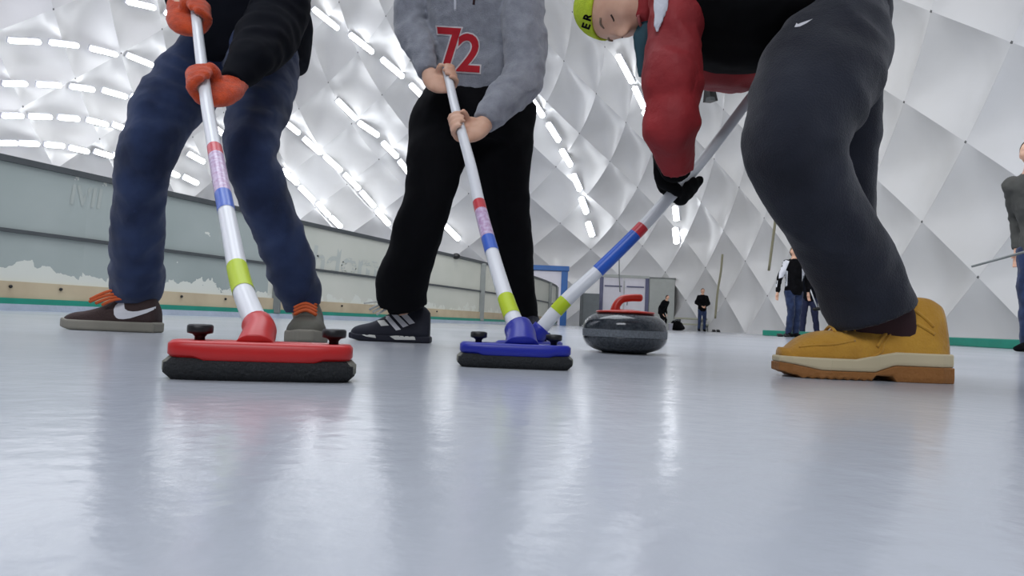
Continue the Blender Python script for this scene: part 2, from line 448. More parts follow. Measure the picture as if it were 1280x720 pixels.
for i in range(NS):
    for j in range(-1, 2*NR):
        sc = (i + (0.5 if j % 2 else 0))*DS; vc = j*DV/2
        if vc - DV/2 > pa[-1]: continue
        g = []
        for a in range(R+1):
            row = []
            for b in range(R+1):
                fa, fb = a/R, b/R
                s = sc + (fa-fb)*DS/2; v = vc + (fa+fb-1)*DV/2
                P, N = dome_pt(s, v)
                sh = (math.sin(PI*fa)*math.sin(PI*fb))**0.75 if 0 < a < R and 0 < b < R else 0
                kk = min(1.0, prof[interp(prof, pa, min(max(v, 0), pa[-1]*.9999))[0]][0]*1.4)
                row.append(bm.verts.new(P + N*(DEP*sh*kk)))
            g.append(row)
        for a in range(R):
            for b in range(R):
                if v is not None:
                    q = (g[a][b], g[a+1][b], g[a+1][b+1], g[a][b+1])
                    if max(x.co.z for x in q) <= 1e-6: continue
                    f = bm.faces.new(q)
                    for l, (x, y) in zip(f.loops, ((a, b), (a+1, b), (a+1, b+1), (a, b+1))): l[uvl].uv = (x/R, y/R)
me = bpy.data.meshes.new('ceiling'); bm.to_mesh(me); bm.free()
for p in me.polygons: p.use_smooth = True
me.materials.append(M['membrane'])
dome = bpy.data.objects.new('ceiling', me); COL.objects.link(dome); dome['kind'] = 'structure'
dome['label'] = 'white quilted membrane of the air-supported hall'

# ice
bm = bmesh.new()
top = [bm.verts.new(DC + per[i]*1.06) for i in range(0, NP, 12)]
bot = [bm.verts.new(v.co + Vector((0, 0, -0.08))) for v in top]
bm.faces.new(top); bm.faces.new(list(reversed(bot)))
for i in range(len(top)): bm.faces.new((top[i], top[(i+1) % len(top)], bot[(i+1) % len(top)], bot[i]))
fl = obj('floor', bm, M['ice'], smooth=False); fl['kind'] = 'structure'

# ------------------------------------------------------------------ end-wall strip lights, left-wall glint strips
rows = [  # left-wall rows: emissive strips added for glints on the membrane
 ('glowing strip in the lowest row of membrane glints of the left wall', 'lowest row of added glints on the left wall',
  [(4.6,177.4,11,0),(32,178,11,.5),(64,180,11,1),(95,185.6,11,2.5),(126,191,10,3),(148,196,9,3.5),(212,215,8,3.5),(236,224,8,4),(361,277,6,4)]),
 ('glowing strip in the second row of membrane glints above the left boards', 'second row of added glints on the left wall',
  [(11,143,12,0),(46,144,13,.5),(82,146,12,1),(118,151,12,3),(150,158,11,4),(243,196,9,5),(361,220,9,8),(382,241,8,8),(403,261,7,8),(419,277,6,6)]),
 ('glowing strip in the third row of membrane glints above the left boards', 'third row of added glints on the left wall',
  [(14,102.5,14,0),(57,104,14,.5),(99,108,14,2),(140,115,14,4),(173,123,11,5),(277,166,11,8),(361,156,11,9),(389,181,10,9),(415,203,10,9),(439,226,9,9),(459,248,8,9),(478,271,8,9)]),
 ('glowing strip in the high left row of membrane glints level with the jeans thigh', 'fourth row of added glints on the left wall',
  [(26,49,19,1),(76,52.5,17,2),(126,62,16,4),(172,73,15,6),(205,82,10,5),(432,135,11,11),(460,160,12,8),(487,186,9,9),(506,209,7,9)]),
 ('glowing strip in the topmost left row of membrane glints running down behind the grey hoodie', 'topmost row of added glints on the left',
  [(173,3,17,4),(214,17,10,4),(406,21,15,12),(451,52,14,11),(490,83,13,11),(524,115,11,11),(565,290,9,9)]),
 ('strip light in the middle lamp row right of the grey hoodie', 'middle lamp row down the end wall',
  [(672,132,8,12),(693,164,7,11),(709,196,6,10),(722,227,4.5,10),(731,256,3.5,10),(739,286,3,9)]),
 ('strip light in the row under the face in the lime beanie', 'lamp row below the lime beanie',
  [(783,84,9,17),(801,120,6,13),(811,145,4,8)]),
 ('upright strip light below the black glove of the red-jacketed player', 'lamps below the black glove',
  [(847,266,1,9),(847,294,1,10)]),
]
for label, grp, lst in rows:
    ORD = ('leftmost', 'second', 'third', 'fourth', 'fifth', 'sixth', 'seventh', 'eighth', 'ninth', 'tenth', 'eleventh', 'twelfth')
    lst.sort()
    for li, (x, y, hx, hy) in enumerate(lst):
        lab_ = ('rightmost' if li == len(lst)-1 else ORD[li] if li == 0 else ORD[li]+' from the left') + ' glowing strip in the ' + grp
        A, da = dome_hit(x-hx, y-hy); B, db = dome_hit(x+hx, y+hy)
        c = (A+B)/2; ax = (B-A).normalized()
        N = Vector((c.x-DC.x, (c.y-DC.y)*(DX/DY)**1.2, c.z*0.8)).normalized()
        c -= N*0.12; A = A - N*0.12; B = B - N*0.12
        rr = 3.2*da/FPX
        t = empty('glow_strip', c, lab_, 'ceiling light', grp)
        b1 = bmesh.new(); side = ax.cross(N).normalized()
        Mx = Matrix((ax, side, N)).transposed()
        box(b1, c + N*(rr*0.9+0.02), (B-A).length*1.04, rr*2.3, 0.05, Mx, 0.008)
        obj('strip_backing', b1, M['strip_body'], t, smooth=False)
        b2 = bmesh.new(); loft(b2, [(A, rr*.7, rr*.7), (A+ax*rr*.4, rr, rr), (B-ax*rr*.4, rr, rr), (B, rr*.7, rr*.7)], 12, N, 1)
        obj('glow_tube', b2, M['tube'], t)

# ------------------------------------------------------------------ rink barrier
bpath = [Vector((-6.45, -0.6)), Vector((-5.2, 2.4)), Vector((-4.0, 5.3)), Vector((-2.25, 9.3)), Vector((-0.56, 13.3)), Vector((0.63, 17.2)), Vector((1.3, 20.4)), Vector((1.46, 22.4))]
barrier = empty('rink_barrier', (-4.0, 5.3, 0), 'long rink barrier of milky panels with grey rails and a green strip', 'barrier')
fine = [Vector(p) for p in catmull([tuple(p) for p in bpath], 6)]
def path_strip(z0, z1, th, pts, off=0.0, uv=False):
    bm = bmesh.new(); uvl = bm.loops.layers.uv.new('UVMap')
    acc_ = 0; L = []
    for i, p in enumerate(pts):
        T = (pts[min(i+1, len(pts)-1)] - pts[max(i-1, 0)]).normalized(); N = Vector((T.y, -T.x))
        if i: acc_ += (p-pts[i-1]).length
        q = p + N*off
        L.append((q + N*th/2, q - N*th/2, acc_))
    V = []
    for (a, b, s) in L:
        V.append([bm.verts.new((a.x, a.y, z0)), bm.verts.new((a.x, a.y, z1)), bm.verts.new((b.x, b.y, z1)), bm.verts.new((b.x, b.y, z0))])
    for i in range(len(V)-1):
        for k in range(4):
            f = bm.faces.new((V[i][k], V[i+1][k], V[i+1][(k+1) % 4], V[i][(k+1) % 4]))
            for l in f.loops:
                ii = i if l.vert in V[i] else i+1
                l[uvl].uv = (L[ii][2] + pts[0].y, l.vert.co.z)
    bm.faces.new(V[0]); bm.faces.new(list(reversed(V[-1])))
    return bm
segs = [(0, 7, 'panel_green'), (7, 13, 'panel_green'), (13, 16, 'panel_green'), (16, 20, 'panel_cream'), (20, 24, 'panel_cream'), (24, 30, 'panel_cream'), (30, 36, 'panel_cream'), (36, len(fine)-1, 'panel_cream')]
panels = []
for a, b, mm in segs:
    panels.append(obj('panel', path_strip(0.225, 1.17, 0.012, fine[a:b+1]), M[mm], barrier, smooth=False))
obj('kick_board', path_strip(0.10, 0.232, 0.03, fine, 0.012), M['kick'], barrier, smooth=False)
obj('green_strip', path_strip(0.052, 0.10, 0.05, fine, 0.015), M['green'], barrier, smooth=False)
obj('snow_edge', path_strip(0.0, 0.054, 0.09, fine, 0.02), M['snow'], barrier, smooth=False)
obj('top_rail', path_strip(1.165, 1.215, 0.06, fine), M['rail'], barrier, smooth=False)
obj('middle_rail', path_strip(0.615, 0.645, 0.04, fine, 0.012), M['rail'], barrier, smooth=False)
def bpoint(px):
    a = (px-640)/FPX
    best = None
    for i in range(len(fine)-1):
        for k in range(20):
            p = fine[i].lerp(fine[i+1], k/20)
            e = abs(p.x/p.y - a) if p.y > 0.5 else 9
            if best is None or e < best[0]: best = (e, p)
    return best[1]
for px, z1, wd in ((342, 0.40, 0.09), (601, 1.17, 0.10), (686, 1.17, 0.10), (695, 1.17, 0.08)):
    p = bpoint(px); b1 = bmesh.new(); box(b1, Vector((p.x+0.04, p.y-0.02, z1/2+0.03)), wd, 0.05, z1-0.06, None, 0.006)
    obj('post', b1, M['post'], barrier, smooth=False)
p = bpoint(566); b1 = bmesh.new(); ball(b1, Vector((p.x+0.03, p.y-0.03, 1.19)), 0.07, 0.06, 0.055); obj('rail_clamp', b1, M['knob'], barrier)
b1 = bmesh.new()
for px in (8, 75, 140, 226, 279, 425, 463, 545):       # bolts on the kick board
    p = bpoint(px); ball(b1, Vector((p.x+0.035, p.y-0.012, 0.19)), 0.014, u=8, v=6)
obj('kick_board_bolts', b1, M['knob'], barrier)

# ------------------------------------------------------------------ objects at the far end
booth = empty('ticket_booth', G(706, 23.3), 'white booth with a blue beam along its flat roof beyond the rink barrier', 'booth')
c0 = G(706, 23.3); 
b1 = bmesh.new(); box(b1, Vector((c0.x-2.0, c0.y+1.3, 0.93)), 3.9, 2.5, 1.86, None, 0.01); obj('wall', b1, M['white_wall'], booth, smooth=False)
b1 = bmesh.new(); box(b1, Vector((c0.x-2.0, c0.y+1.3, 1.95)), 4.15, 2.75, 0.17, None, 0.01); obj('roof_beam', b1, M['blue_frame'], booth, smooth=False)
b1 = bmesh.new(); box(b1, Vector((c0.x-0.07, c0.y+0.06, 0.93)), 0.22, 0.2, 1.87, None, 0.01); obj('corner_post', b1, M['blue_frame'], booth, smooth=False)
b1 = bmesh.new(); box(b1, Vector((c0.x-0.02, c0.y+1.5, 1.55)), 0.06, 1.6, 0.06, None, 0.005); obj('side_rail', b1, M['post'], booth, smooth=False)

pA, pB = G(750, 25.5), G(807, 25.5)
door = empty('door_1', (pA+pB)/2, 'white double entrance door in a violet-grey frame at the far end', None, None, 'structure')
wd = (pB-pA).length; dc = (pA+pB)/2; dh = 1.93
for sx in (-1, 1):
    b1 = bmesh.new(); box(b1, Vector((dc.x+sx*wd/2, dc.y, dh/2)), 0.13, 0.12, dh, None, 0.01); obj('door_post', b1, M['frame_violet'], door, smooth=False)
b1 = bmesh.new(); box(b1, Vector((dc.x, dc.y, dh)), wd+0.16, 0.14, 0.10, None, 0.01); obj('door_head', b1, M['grey_wall'], door, smooth=False)
for sx in (-1, 1):
    b1 = bmesh.new(); box(b1, Vector((dc.x+sx*wd*0.243, dc.y+0.02, dh/2-0.03)), wd*0.45, 0.05, dh-0.08, None, 0.01); lf = obj('door_leaf', b1, M['white_wall'], door, smooth=False)
    b1 = bmesh.new(); box(b1, Vector((dc.x+sx*wd*0.243, dc.y-0.02, 1.55)), wd*0.38, 0.04, 0.05, None, 0.005); obj('push_bar', b1, M['frame_violet'], lf, smooth=False)
    b1 = bmesh.new(); tube(b1, [(dc.x+sx*0.12, dc.y-0.05, 0.85), (dc.x+sx*0.12, dc.y-0.09, 0.9), (dc.x+sx*0.12, dc.y-0.09, 1.15), (dc.x+sx*0.12, dc.y-0.05, 1.2)], 0.015); obj('handle', b1, M['post'], lf)
pg = G(823, 25.9)
air = empty('airlock_wall', pg, 'plain grey airlock panel right of the far entrance door', 'panel')
b1 = bmesh.new(); box(b1, Vector((pg.x, pg.y, 0.95)), 0.95, 0.9, 1.9, None, 0.02); obj('panel', b1, M['grey_wall'], air, smooth=False)
b1 = bmesh.new(); box(b1, Vector((pg.x, pg.y, 1.92)), 1.0, 0.95, 0.05, None, 0.01); obj('top_trim', b1, M['post'], air, smooth=False)

# dark screen wall piece between booth and stone
pg = G(729, 24.5)
scr = empty('folding_screen', pg, 'dark grey upright post and mesh screen left of the far entrance door', 'screen')
b1 = bmesh.new(); box(b1, Vector((pg.x-0.1, pg.y, 0.78)), 0.09, 0.08, 1.56, None, 0.01); obj('post', b1, M['rail'], scr, smooth=False)
b1 = bmesh.new(); box(b1, Vector((pg.x+0.25, pg.y+0.05, 0.62)), 0.6, 0.04, 1.15, None, 0.01); obj('screen_panel', b1, mat('mid_grey_mesh', (112, 118, 120), 0.8), scr, smooth=False)

bpos = G(866, 23.6)
bench = empty('bench', bpos, 'low pale slatted bench left of the distant standing man', 'bench')
for (y, z) in ((-0.2, 0.22), (0.1, 0.42), (0.35, 0.42)):
    b1 = bmesh.new(); box(b1, Vector((bpos.x, bpos.y+y, z)), 1.1, 0.24, 0.06, None, 0.008); obj('slat', b1, M['bench'], bench, smooth=False)
for sx in (-0.45, 0.45):
    b1 = bmesh.new(); box(b1, Vector((bpos.x+sx, bpos.y+0.22, 0.2)), 0.06, 0.4, 0.4, None, 0.008); lg = obj('leg', b1, M['rail'], bench, smooth=False)
    b1 = bmesh.new(); box(b1, Vector((bpos.x+sx, bpos.y-0.2, 0.1)), 0.06, 0.2, 0.2, None, 0.008); obj('leg', b1, M['rail'], bench, smooth=False)
bp_ = G(846, 21.5); b1 = bmesh.new()
ball(b1, bp_ + Vector((0, 0, 0.14)), 0.2, 0.16, 0.16); ball(b1, bp_ + Vector((-0.06, 0, 0.22)), 0.13, 0.13, 0.1); ball(b1, bp_+Vector((0.05, 0, 0.09)), 0.2, 0.17, 0.09)
for v in b1.verts: v.co.z = max(v.co.z, 0.0)
bag = obj('sports_bag', b1, M['black'], loc=bp_); cloth_mods(bag, 0.02, 3, 0.03, 0.1); tag(bag, 'slumped black bag on the ice edge beside the white bucket', 'bag')
b1 = bmesh.new(); tube(b1, [bp_+Vector((-0.12, -0.06, 0.22)), bp_+Vector((-0.06, -0.1, 0.34)), bp_+Vector((0.06, -0.1, 0.32)), bp_+Vector((0.1, -0.06, 0.2))], 0.015, 8, 4); obj('strap', b1, M['rail'], bag)
bk = G(838, 21.2); b1 = bmesh.new(); lathe(b1, [(0.055, 0), (0.075, 0.2), (0.08, 0.2), (0.08, 0.215), (0.07, 0.215), (0.052, 0.02)], bk, seg=20)
buk = obj('bucket', b1, M['white_wall'], loc=bk); tag(buk, 'small white bucket in front of the black bag', 'bucket')
hk = G(895, 22.0); hack = empty('foothold', hk, 'small black rubber foothold on the far ice right of the distant man', 'foothold')
for sx in (-0.05, 0.05):
    b1 = bmesh.new(); box(b1, hk + Vector((sx*1.4, 0, 0.035)), 0.10, 0.13, 0.07, Matrix.Rotation(0.3, 3, 'X'), 0.02); obj('rubber_block', b1, M['knob'], hack)
b1 = bmesh.new(); box(b1, hk + Vector((0, 0, 0.006)), 0.26, 0.2, 0.012, None, 0.003); obj('base_plate', b1, M['rail'], hack, smooth=False)
hk2 = G(979, 12.4); hack2 = empty('foothold', hk2, 'dark flat foothold on the ice beside the black and white jacketed person', 'foothold')
for sx in (-0.05, 0.05):
    b1 = bmesh.new(); box(b1, hk2 + Vector((sx*1.2, 0, 0.025)), 0.09, 0.10, 0.05, Matrix.Rotation(0.3, 3, 'X'), 0.015); obj('rubber_block', b1, M['knob'], hack2)
# green bumper along the right
gp = [G(955, 14.6), G(1000, 13.6), G(1060, 12.0), G(1120, 10.7), G(1180, 9.6), G(1240, 8.5), G(1300, 7.7), G(1380, 6.8)]
gpts = [Vector((p.x, p.y)) for p in gp]
gb = obj('foam_bumper', path_strip(0.0, 0.115, 0.09, gpts), M['green'], smooth=False, loc=gp[4])
tag(gb, 'long green foam bumper lying along the foot of the right tent wall', 'bumper')
bv = gb.modifiers.new('bevel', 'BEVEL'); bv.width = 0.012; bv.segments = 2
# hanging hoses
for lst, lb in (([(903, 318), (901, 340), (897, 365), (894, 398)], 'thin hose running down the far tent wall beside the distant man'),
                ([(968, 258), (969, 275), (966, 300), (961, 338)], 'thin hose running down the tent wall above the black and white jacket'),
                ([(774, 318), (774, 340), (775, 365)], 'thin cable hanging above the far entrance door')):
    P = []
    for q in lst:
        h, d = dome_hit(*q); P.append(CAM + (h-CAM)*0.975 if lst[0][0] != 774 else W(q[0], q[1], 25.2))
    b1 = bmesh.new(); tube(b1, P, 0.035 if lst[0][0] != 774 else 0.02, 8, 4)
    tag(obj('hanging_hose', b1, M['hose'] if lst[0][0] != 774 else M['post'], loc=P[0]), lb, 'hose')
# floodlight under the jacket hem
P, d = dome_hit(886, 116); P = CAM + (P-CAM)*0.97; pm = FPX/(d*0.97)
fl_ = empty('floodlight', P, 'black floodlight fixed high on the tent wall below the red jacket hem', 'floodlight')
b1 = bmesh.new(); 
loft(b1, [(W(887, 104, d*0.97), 5/pm, 6/pm), (W(887, 110, d*0.97), 6.5/pm, 7/pm), (W(888, 127, d*0.97), 9/pm, 8/pm)], 4, None, 1)
obj('lamp_hood', b1, M['knob'], fl_, smooth=False)
b1 = bmesh.new(); loft(b1, [(W(888, 121.5, d*0.955), 5/pm, 3/pm), (W(888, 126, d*0.955), 6/pm, 3/pm)], 4, None, 1); obj('lamp_glass', b1, M['rail'], fl_, smooth=False)
b1 = bmesh.new(); tube(b1, [W(880, 100, d*0.97), W(879, 112, d*0.97), W(896, 112, d*0.97), W(895, 100, d*0.97)], 0.8/pm, 8); obj('bracket', b1, M['post'], fl_)

# ------------------------------------------------------------------ curling stone
sc = G(780, 2.11)
stone = empty('curling_stone', sc, 'polished grey curling stone with a red handle on the ice', 'curling stone')
R_ = 0.130; Hs = 0.128
def stone_prof(z0, z1):
    out = []
    for i in range(15):
        z = z0 + (z1-z0)*i/14
        t = (z/Hs)*2-1
        rr = R_*(1-abs(t)**3.0*0.93)**(1/2.6) if abs(t) < 1 else R_*0.36
        out.append((max(rr, R_*0.52), z))
    return out
b1 = bmesh.new(); lathe(b1, stone_prof(0, Hs*0.385), sc); obj('lower_body', b1, M['granite'], stone)
b1 = bmesh.new(); lathe(b1, [(r+0.0004, z) for r, z in stone_prof(Hs*0.385, Hs*0.56)], sc); obj('striking_band', b1, M['granite_band'], stone)
b1 = bmesh.new(); lathe(b1, stone_prof(Hs*0.56, Hs), sc); obj('upper_body', b1, M['granite'], stone)
b1 = bmesh.new(); lathe(b1, [(0.088, Hs-0.006), (0.092, Hs-0.003), (0.088, Hs+0.001), (0.05, Hs+0.004), (0.02, Hs+0.007)], sc)
hb = obj('handle_plate', b1, M['red_handle'], stone)
b1 = bmesh.new()
hp = [sc+Vector((-0.032, 0.0, Hs)), sc+Vector((-0.028, 0, Hs+0.02)), sc+Vector((-0.012, 0, Hs+0.038)), sc+Vector((0.015, 0, Hs+0.044)), sc+Vector((0.045, 0, Hs+0.045)), sc+Vector((0.052, 0, Hs+0.045))]
loft(b1, [(p, a, b) for p, a, b in zip(hp, (.017, .013, .012, .0115, .0115, .006), (.017, .014, .012, .0115, .0115, .006))], 16, Vector((0, 1, 0)), 5)
obj('grip', b1, M['red_handle'], stone)

# ------------------------------------------------------------------ brooms
def broom(name, label, c, ang, L, Wd, hz, colmat, handle, radii, sock, bands, knobs, stickers, logo_h=None):
    """handle: world points from the socket up; bands: (t0, t1, material, name)"""
    t = empty(name, c, label, 'curling broom')
    X = Vector((math.cos(ang), math.sin(ang), 0)); Y = Vector((-math.sin(ang), math.cos(ang), 0)); Z = Vector((0, 0, 1))
    def slab(z0, z1, l, w_, taper=0.004):
        bm = bmesh.new(); rings = []
        seg = 40
        for (z, s) in ((z0, -taper), (z0+taper, 0), (z1-taper, 0), (z1, -taper)):
            ring = []
            for k in range(seg):
                a = 2*PI*k/seg; ex = 0.45
                x = (l/2 + s)*math.copysign(abs(math.cos(a))**ex, math.cos(a)); y = (w_/2 + s)*math.copysign(abs(math.sin(a))**ex, math.sin(a))
                ring.append(bm.verts.new(c + X*x + Y*y + Z*z))
            rings.append(ring)
        for i in range(3):
            for k in range(seg): bm.faces.new((rings[i][k], rings[i][(k+1) % seg], rings[i+1][(k+1) % seg], rings[i+1][k]))
        bm.faces.new(list(reversed(rings[0]))); bm.faces.new(rings[-1])
        return bm
    obj('brush_pad', slab(0.0, hz*0.60, L, Wd, 0.008), M['pad'], t)
    b1 = slab(hz*0.56, hz, L*0.965, Wd*0.94, 0.004)
    for v in b1.verts:                          # body dips over the middle of the pad
        q = (v.co-c).dot(X)/(L/2)
        if v.co.z < hz*0.75 and abs(q) < 0.62: v.co.z -= hz*0.10
    obj('head_body', b1, colmat, t)
    b1 = slab(hz*0.10, hz*0.58, L*1.012, Wd*0.9, 0.006); obj('pad_edge', b1, M['pad_rim'], t)
    for kx in knobs:
        b1 = bmesh.new(); kp = c + X*kx + Z*(hz-0.002)
        lathe(b1, [(0.006, 0), (0.006, 0.006), (0.0085, 0.009), (0.0145, 0.0105), (0.015, 0.013), (0.015, 0.019), (0.013, 0.021), (0.004, 0.0215)], kp, seg=20)
        obj('knob', b1, M['knob'], t)
    # socket
    b1 = bmesh.new()
    H0 = handle[0]; D0 = (handle[1]-handle[0]).normalized()
    base = c + Z*hz*0.9 + X*(H0-c).dot(X)
    loft(b1, [(base - Z*0.004, sock*1.22, sock*1.15), (base + (H0-base)*0.35, sock*1.04, sock*1.02), (H0, sock, sock), (H0 + D0*0.02, sock*0.96, sock*0.96)], 20, Y, 3)
    obj('socket', b1, colmat, t)
    # handle
    P = [H0 - D0*0.01] + list(handle[1:])
    pts = catmull([tuple(p)+(r,) for p, r in zip(P, radii)], 12)
    C = [Vector(p[:3]) for p in pts]; RR = [p[3] for p in pts]
    b1 = bmesh.new(); loft(b1, [(a, r, r) for a, r in zip(C, RR)], 20, None, 1)
    hd = obj('handle', b1, M['handle_white'], t)
    ln = [0.0]
    for i in range(len(C)-1): ln.append(ln[-1] + (C[i+1]-C[i]).length)
    def at(s):
        s = min(max(s, 0), ln[-1]*0.999)
        i = bisect.bisect_right(ln, s)-1; f = (s-ln[i])/(ln[i+1]-ln[i])
        return C[i].lerp(C[i+1], f), RR[i]*(1-f)+RR[i+1]*f
    def s_of(py):
        best = None
        for i in range(400):
            q = at(ln[-1]*i/400)[0]-CAM; yy = 360-FPX*q.dot(up)/q.dot(fw)
            if best is None or abs(yy-py) < best[0]: best = (abs(yy-py), i/400)
        return best[1]
    for (a, b, mm, nm) in bands:
        a, b = s_of(a), s_of(b)
        b1 = bmesh.new(); rr = []
        for k in range(9):
            p, r = at((a + (b-a)*k/8)*ln[-1]); rr.append((p, r+0.0006, r+0.0006))
        loft(b1, rr, 20, None, 1, cap=False)
        obj(nm, b1, M[mm], hd)
    return t, hd, at, ln[-1]

# red broom
c1 = G(328, 0.84)
h1 = [W(325, 414, 0.87), W(302, 357, 0.99), W(287, 285, 1.13), W(272, 205, 1.31), W(258, 125, 1.53), W(246, 28, 1.80), W(243, -12, 1.90)]
def tt(h, i): return i
broomA = broom('curling_broom', 'white-handled curling broom with a wide red head, nearest the camera', c1, math.radians(12), 0.222, 0.075, 0.046, M['red_plastic'],
    h1, [.0152, .0148, .0142, .0138, .0135, .0128, .0126], 0.0205,
    [(366, 334, 'sticker', 'lime_sticker'), (266, 243, 'band_blue', 'blue_band'), (243, 194, 'band_clear', 'printed_band'), (196, 185, 'band_red', 'red_band')], (-0.075, 0.083), [])
c2 = G(643, 1.235)
h2 = [W(651, 418, 1.27), W(636, 384, 1.33), W(617, 322, 1.45), W(601, 263, 1.56), W(588, 205, 1.66), W(571, 143, 1.80), W(562, 104, 1.93), W(558, 88, 1.965)]
broomB = broom('curling_broom', 'white-handled curling broom with a blue head held by the person in the grey hoodie', c2, math.radians(3), 0.208, 0.075, 0.044, M['blue_plastic'],
    h2, [.0165, .0160, .0150, .0140, .0132, .0125, .0122, .012], 0.028,
    [(396, 373, 'sticker', 'lime_sticker'), (316, 298, 'band_blue', 'blue_band'), (298, 264, 'band_clear', 'printed_band'), (265, 253, 'band_red', 'red_band')], (-0.067, 0.070), [])
c3 = G(662, 1.52)
h3 = [W(671, 418, 1.52), W(704, 379, 1.52), W(747, 339, 1.53), W(795, 292, 1.54), W(830, 254, 1.55), W(880, 198, 1.58), W(943, 116, 1.62), W(985, 62, 1.64)]
broomC = broom('curling_broom', 'white-handled curling broom slanting from behind the blue head up to the black gloves', c3, math.radians(50), 0.2, 0.07, 0.042, M['blue_plastic'],
    h3, [.0155, .0155, .0148, .014, .0135, .0125, .0118, .0115], 0.022,
    [(389, 376, 'sticker', 'lime_sticker'), (339, 293, 'band_blue', 'blue_band'), (293, 283, 'band_red', 'red_band')], (0.05, -0.05), [])

# ------------------------------------------------------------------ hands, feet, heads
def grip(bm, P, A, F, inflate=0.0, rh=0.014, sgn=1, pal=0.0):
    """a fist closed round the axis A at P; F = direction the fingers leave the wrist; returns the wrist point"""
    A = A.normalized(); Fr = F.normalized(); F = (F - F.dot(A)*A).normalized(); Sd = (F.cross(A)*sgn).normalized()
    fr = 0.0085 + inflate; R_ = rh + fr*0.95
    lens = (215, 235, 225, 195)
    for k in range(4):
        t = (k-1.5)*0.0185
        pts = []; rs = []
        for i in range(9):
            a = math.radians(-25 + lens[k]*i/8)
            rad = R_*(1.12 if i in (2, 5) else 1.0) + (0.007 if i == 0 else 0)
            pts.append(P + A*t + (Sd*math.cos(a) + F*math.sin(a))*rad)
            rs.append(fr*(1.06 if i < 3 else 0.95 if i < 7 else 0.8))
        loft(bm, [(p, r, r) for p, r in zip(pts, rs)], 10, A, 2)
        ball(bm, pts[-1], fr*0.8, u=10, v=8)
    th = 0.017 + inflate
    K = P + Sd*(R_+0.004) + F*0.004
    wr = P + Sd*(R_+0.006) - F*0.036 - Fr*0.052
    loft(bm, [(wr, 0.026+inflate+pal, 0.020+inflate+pal), (wr + Fr*0.03, 0.032+inflate+pal, 0.0185+inflate+pal), (wr + Fr*0.048+F*0.014, 0.039+inflate+pal, 0.0165+inflate+pal), (K + F*0.004, 0.039+inflate+pal, 0.012+inflate+pal)], 18, Sd, 3)
    # thumb leaves the side of the palm near its base and closes the other way
    ta = -A*sgn*1.0
    ta = -A
    tp = [wr + Fr*0.022 + ta*0.020, wr + Fr*0.045 + ta*0.036 - Sd*0.010]
    for a in (-70, -105, -140):
        q = math.radians(a); tp.append(P + ta*0.036 + (Sd*math.cos(q) + F*math.sin(q))*(R_+0.002))
    loft(bm, [(p, r+inflate, r+inflate) for p, r in zip(tp, (.014, .0135, .0105, .0098, .0085))], 12, A, 3)
    ball(bm, tp[-1], 0.0085+inflate, u=10, v=8)
    return wr

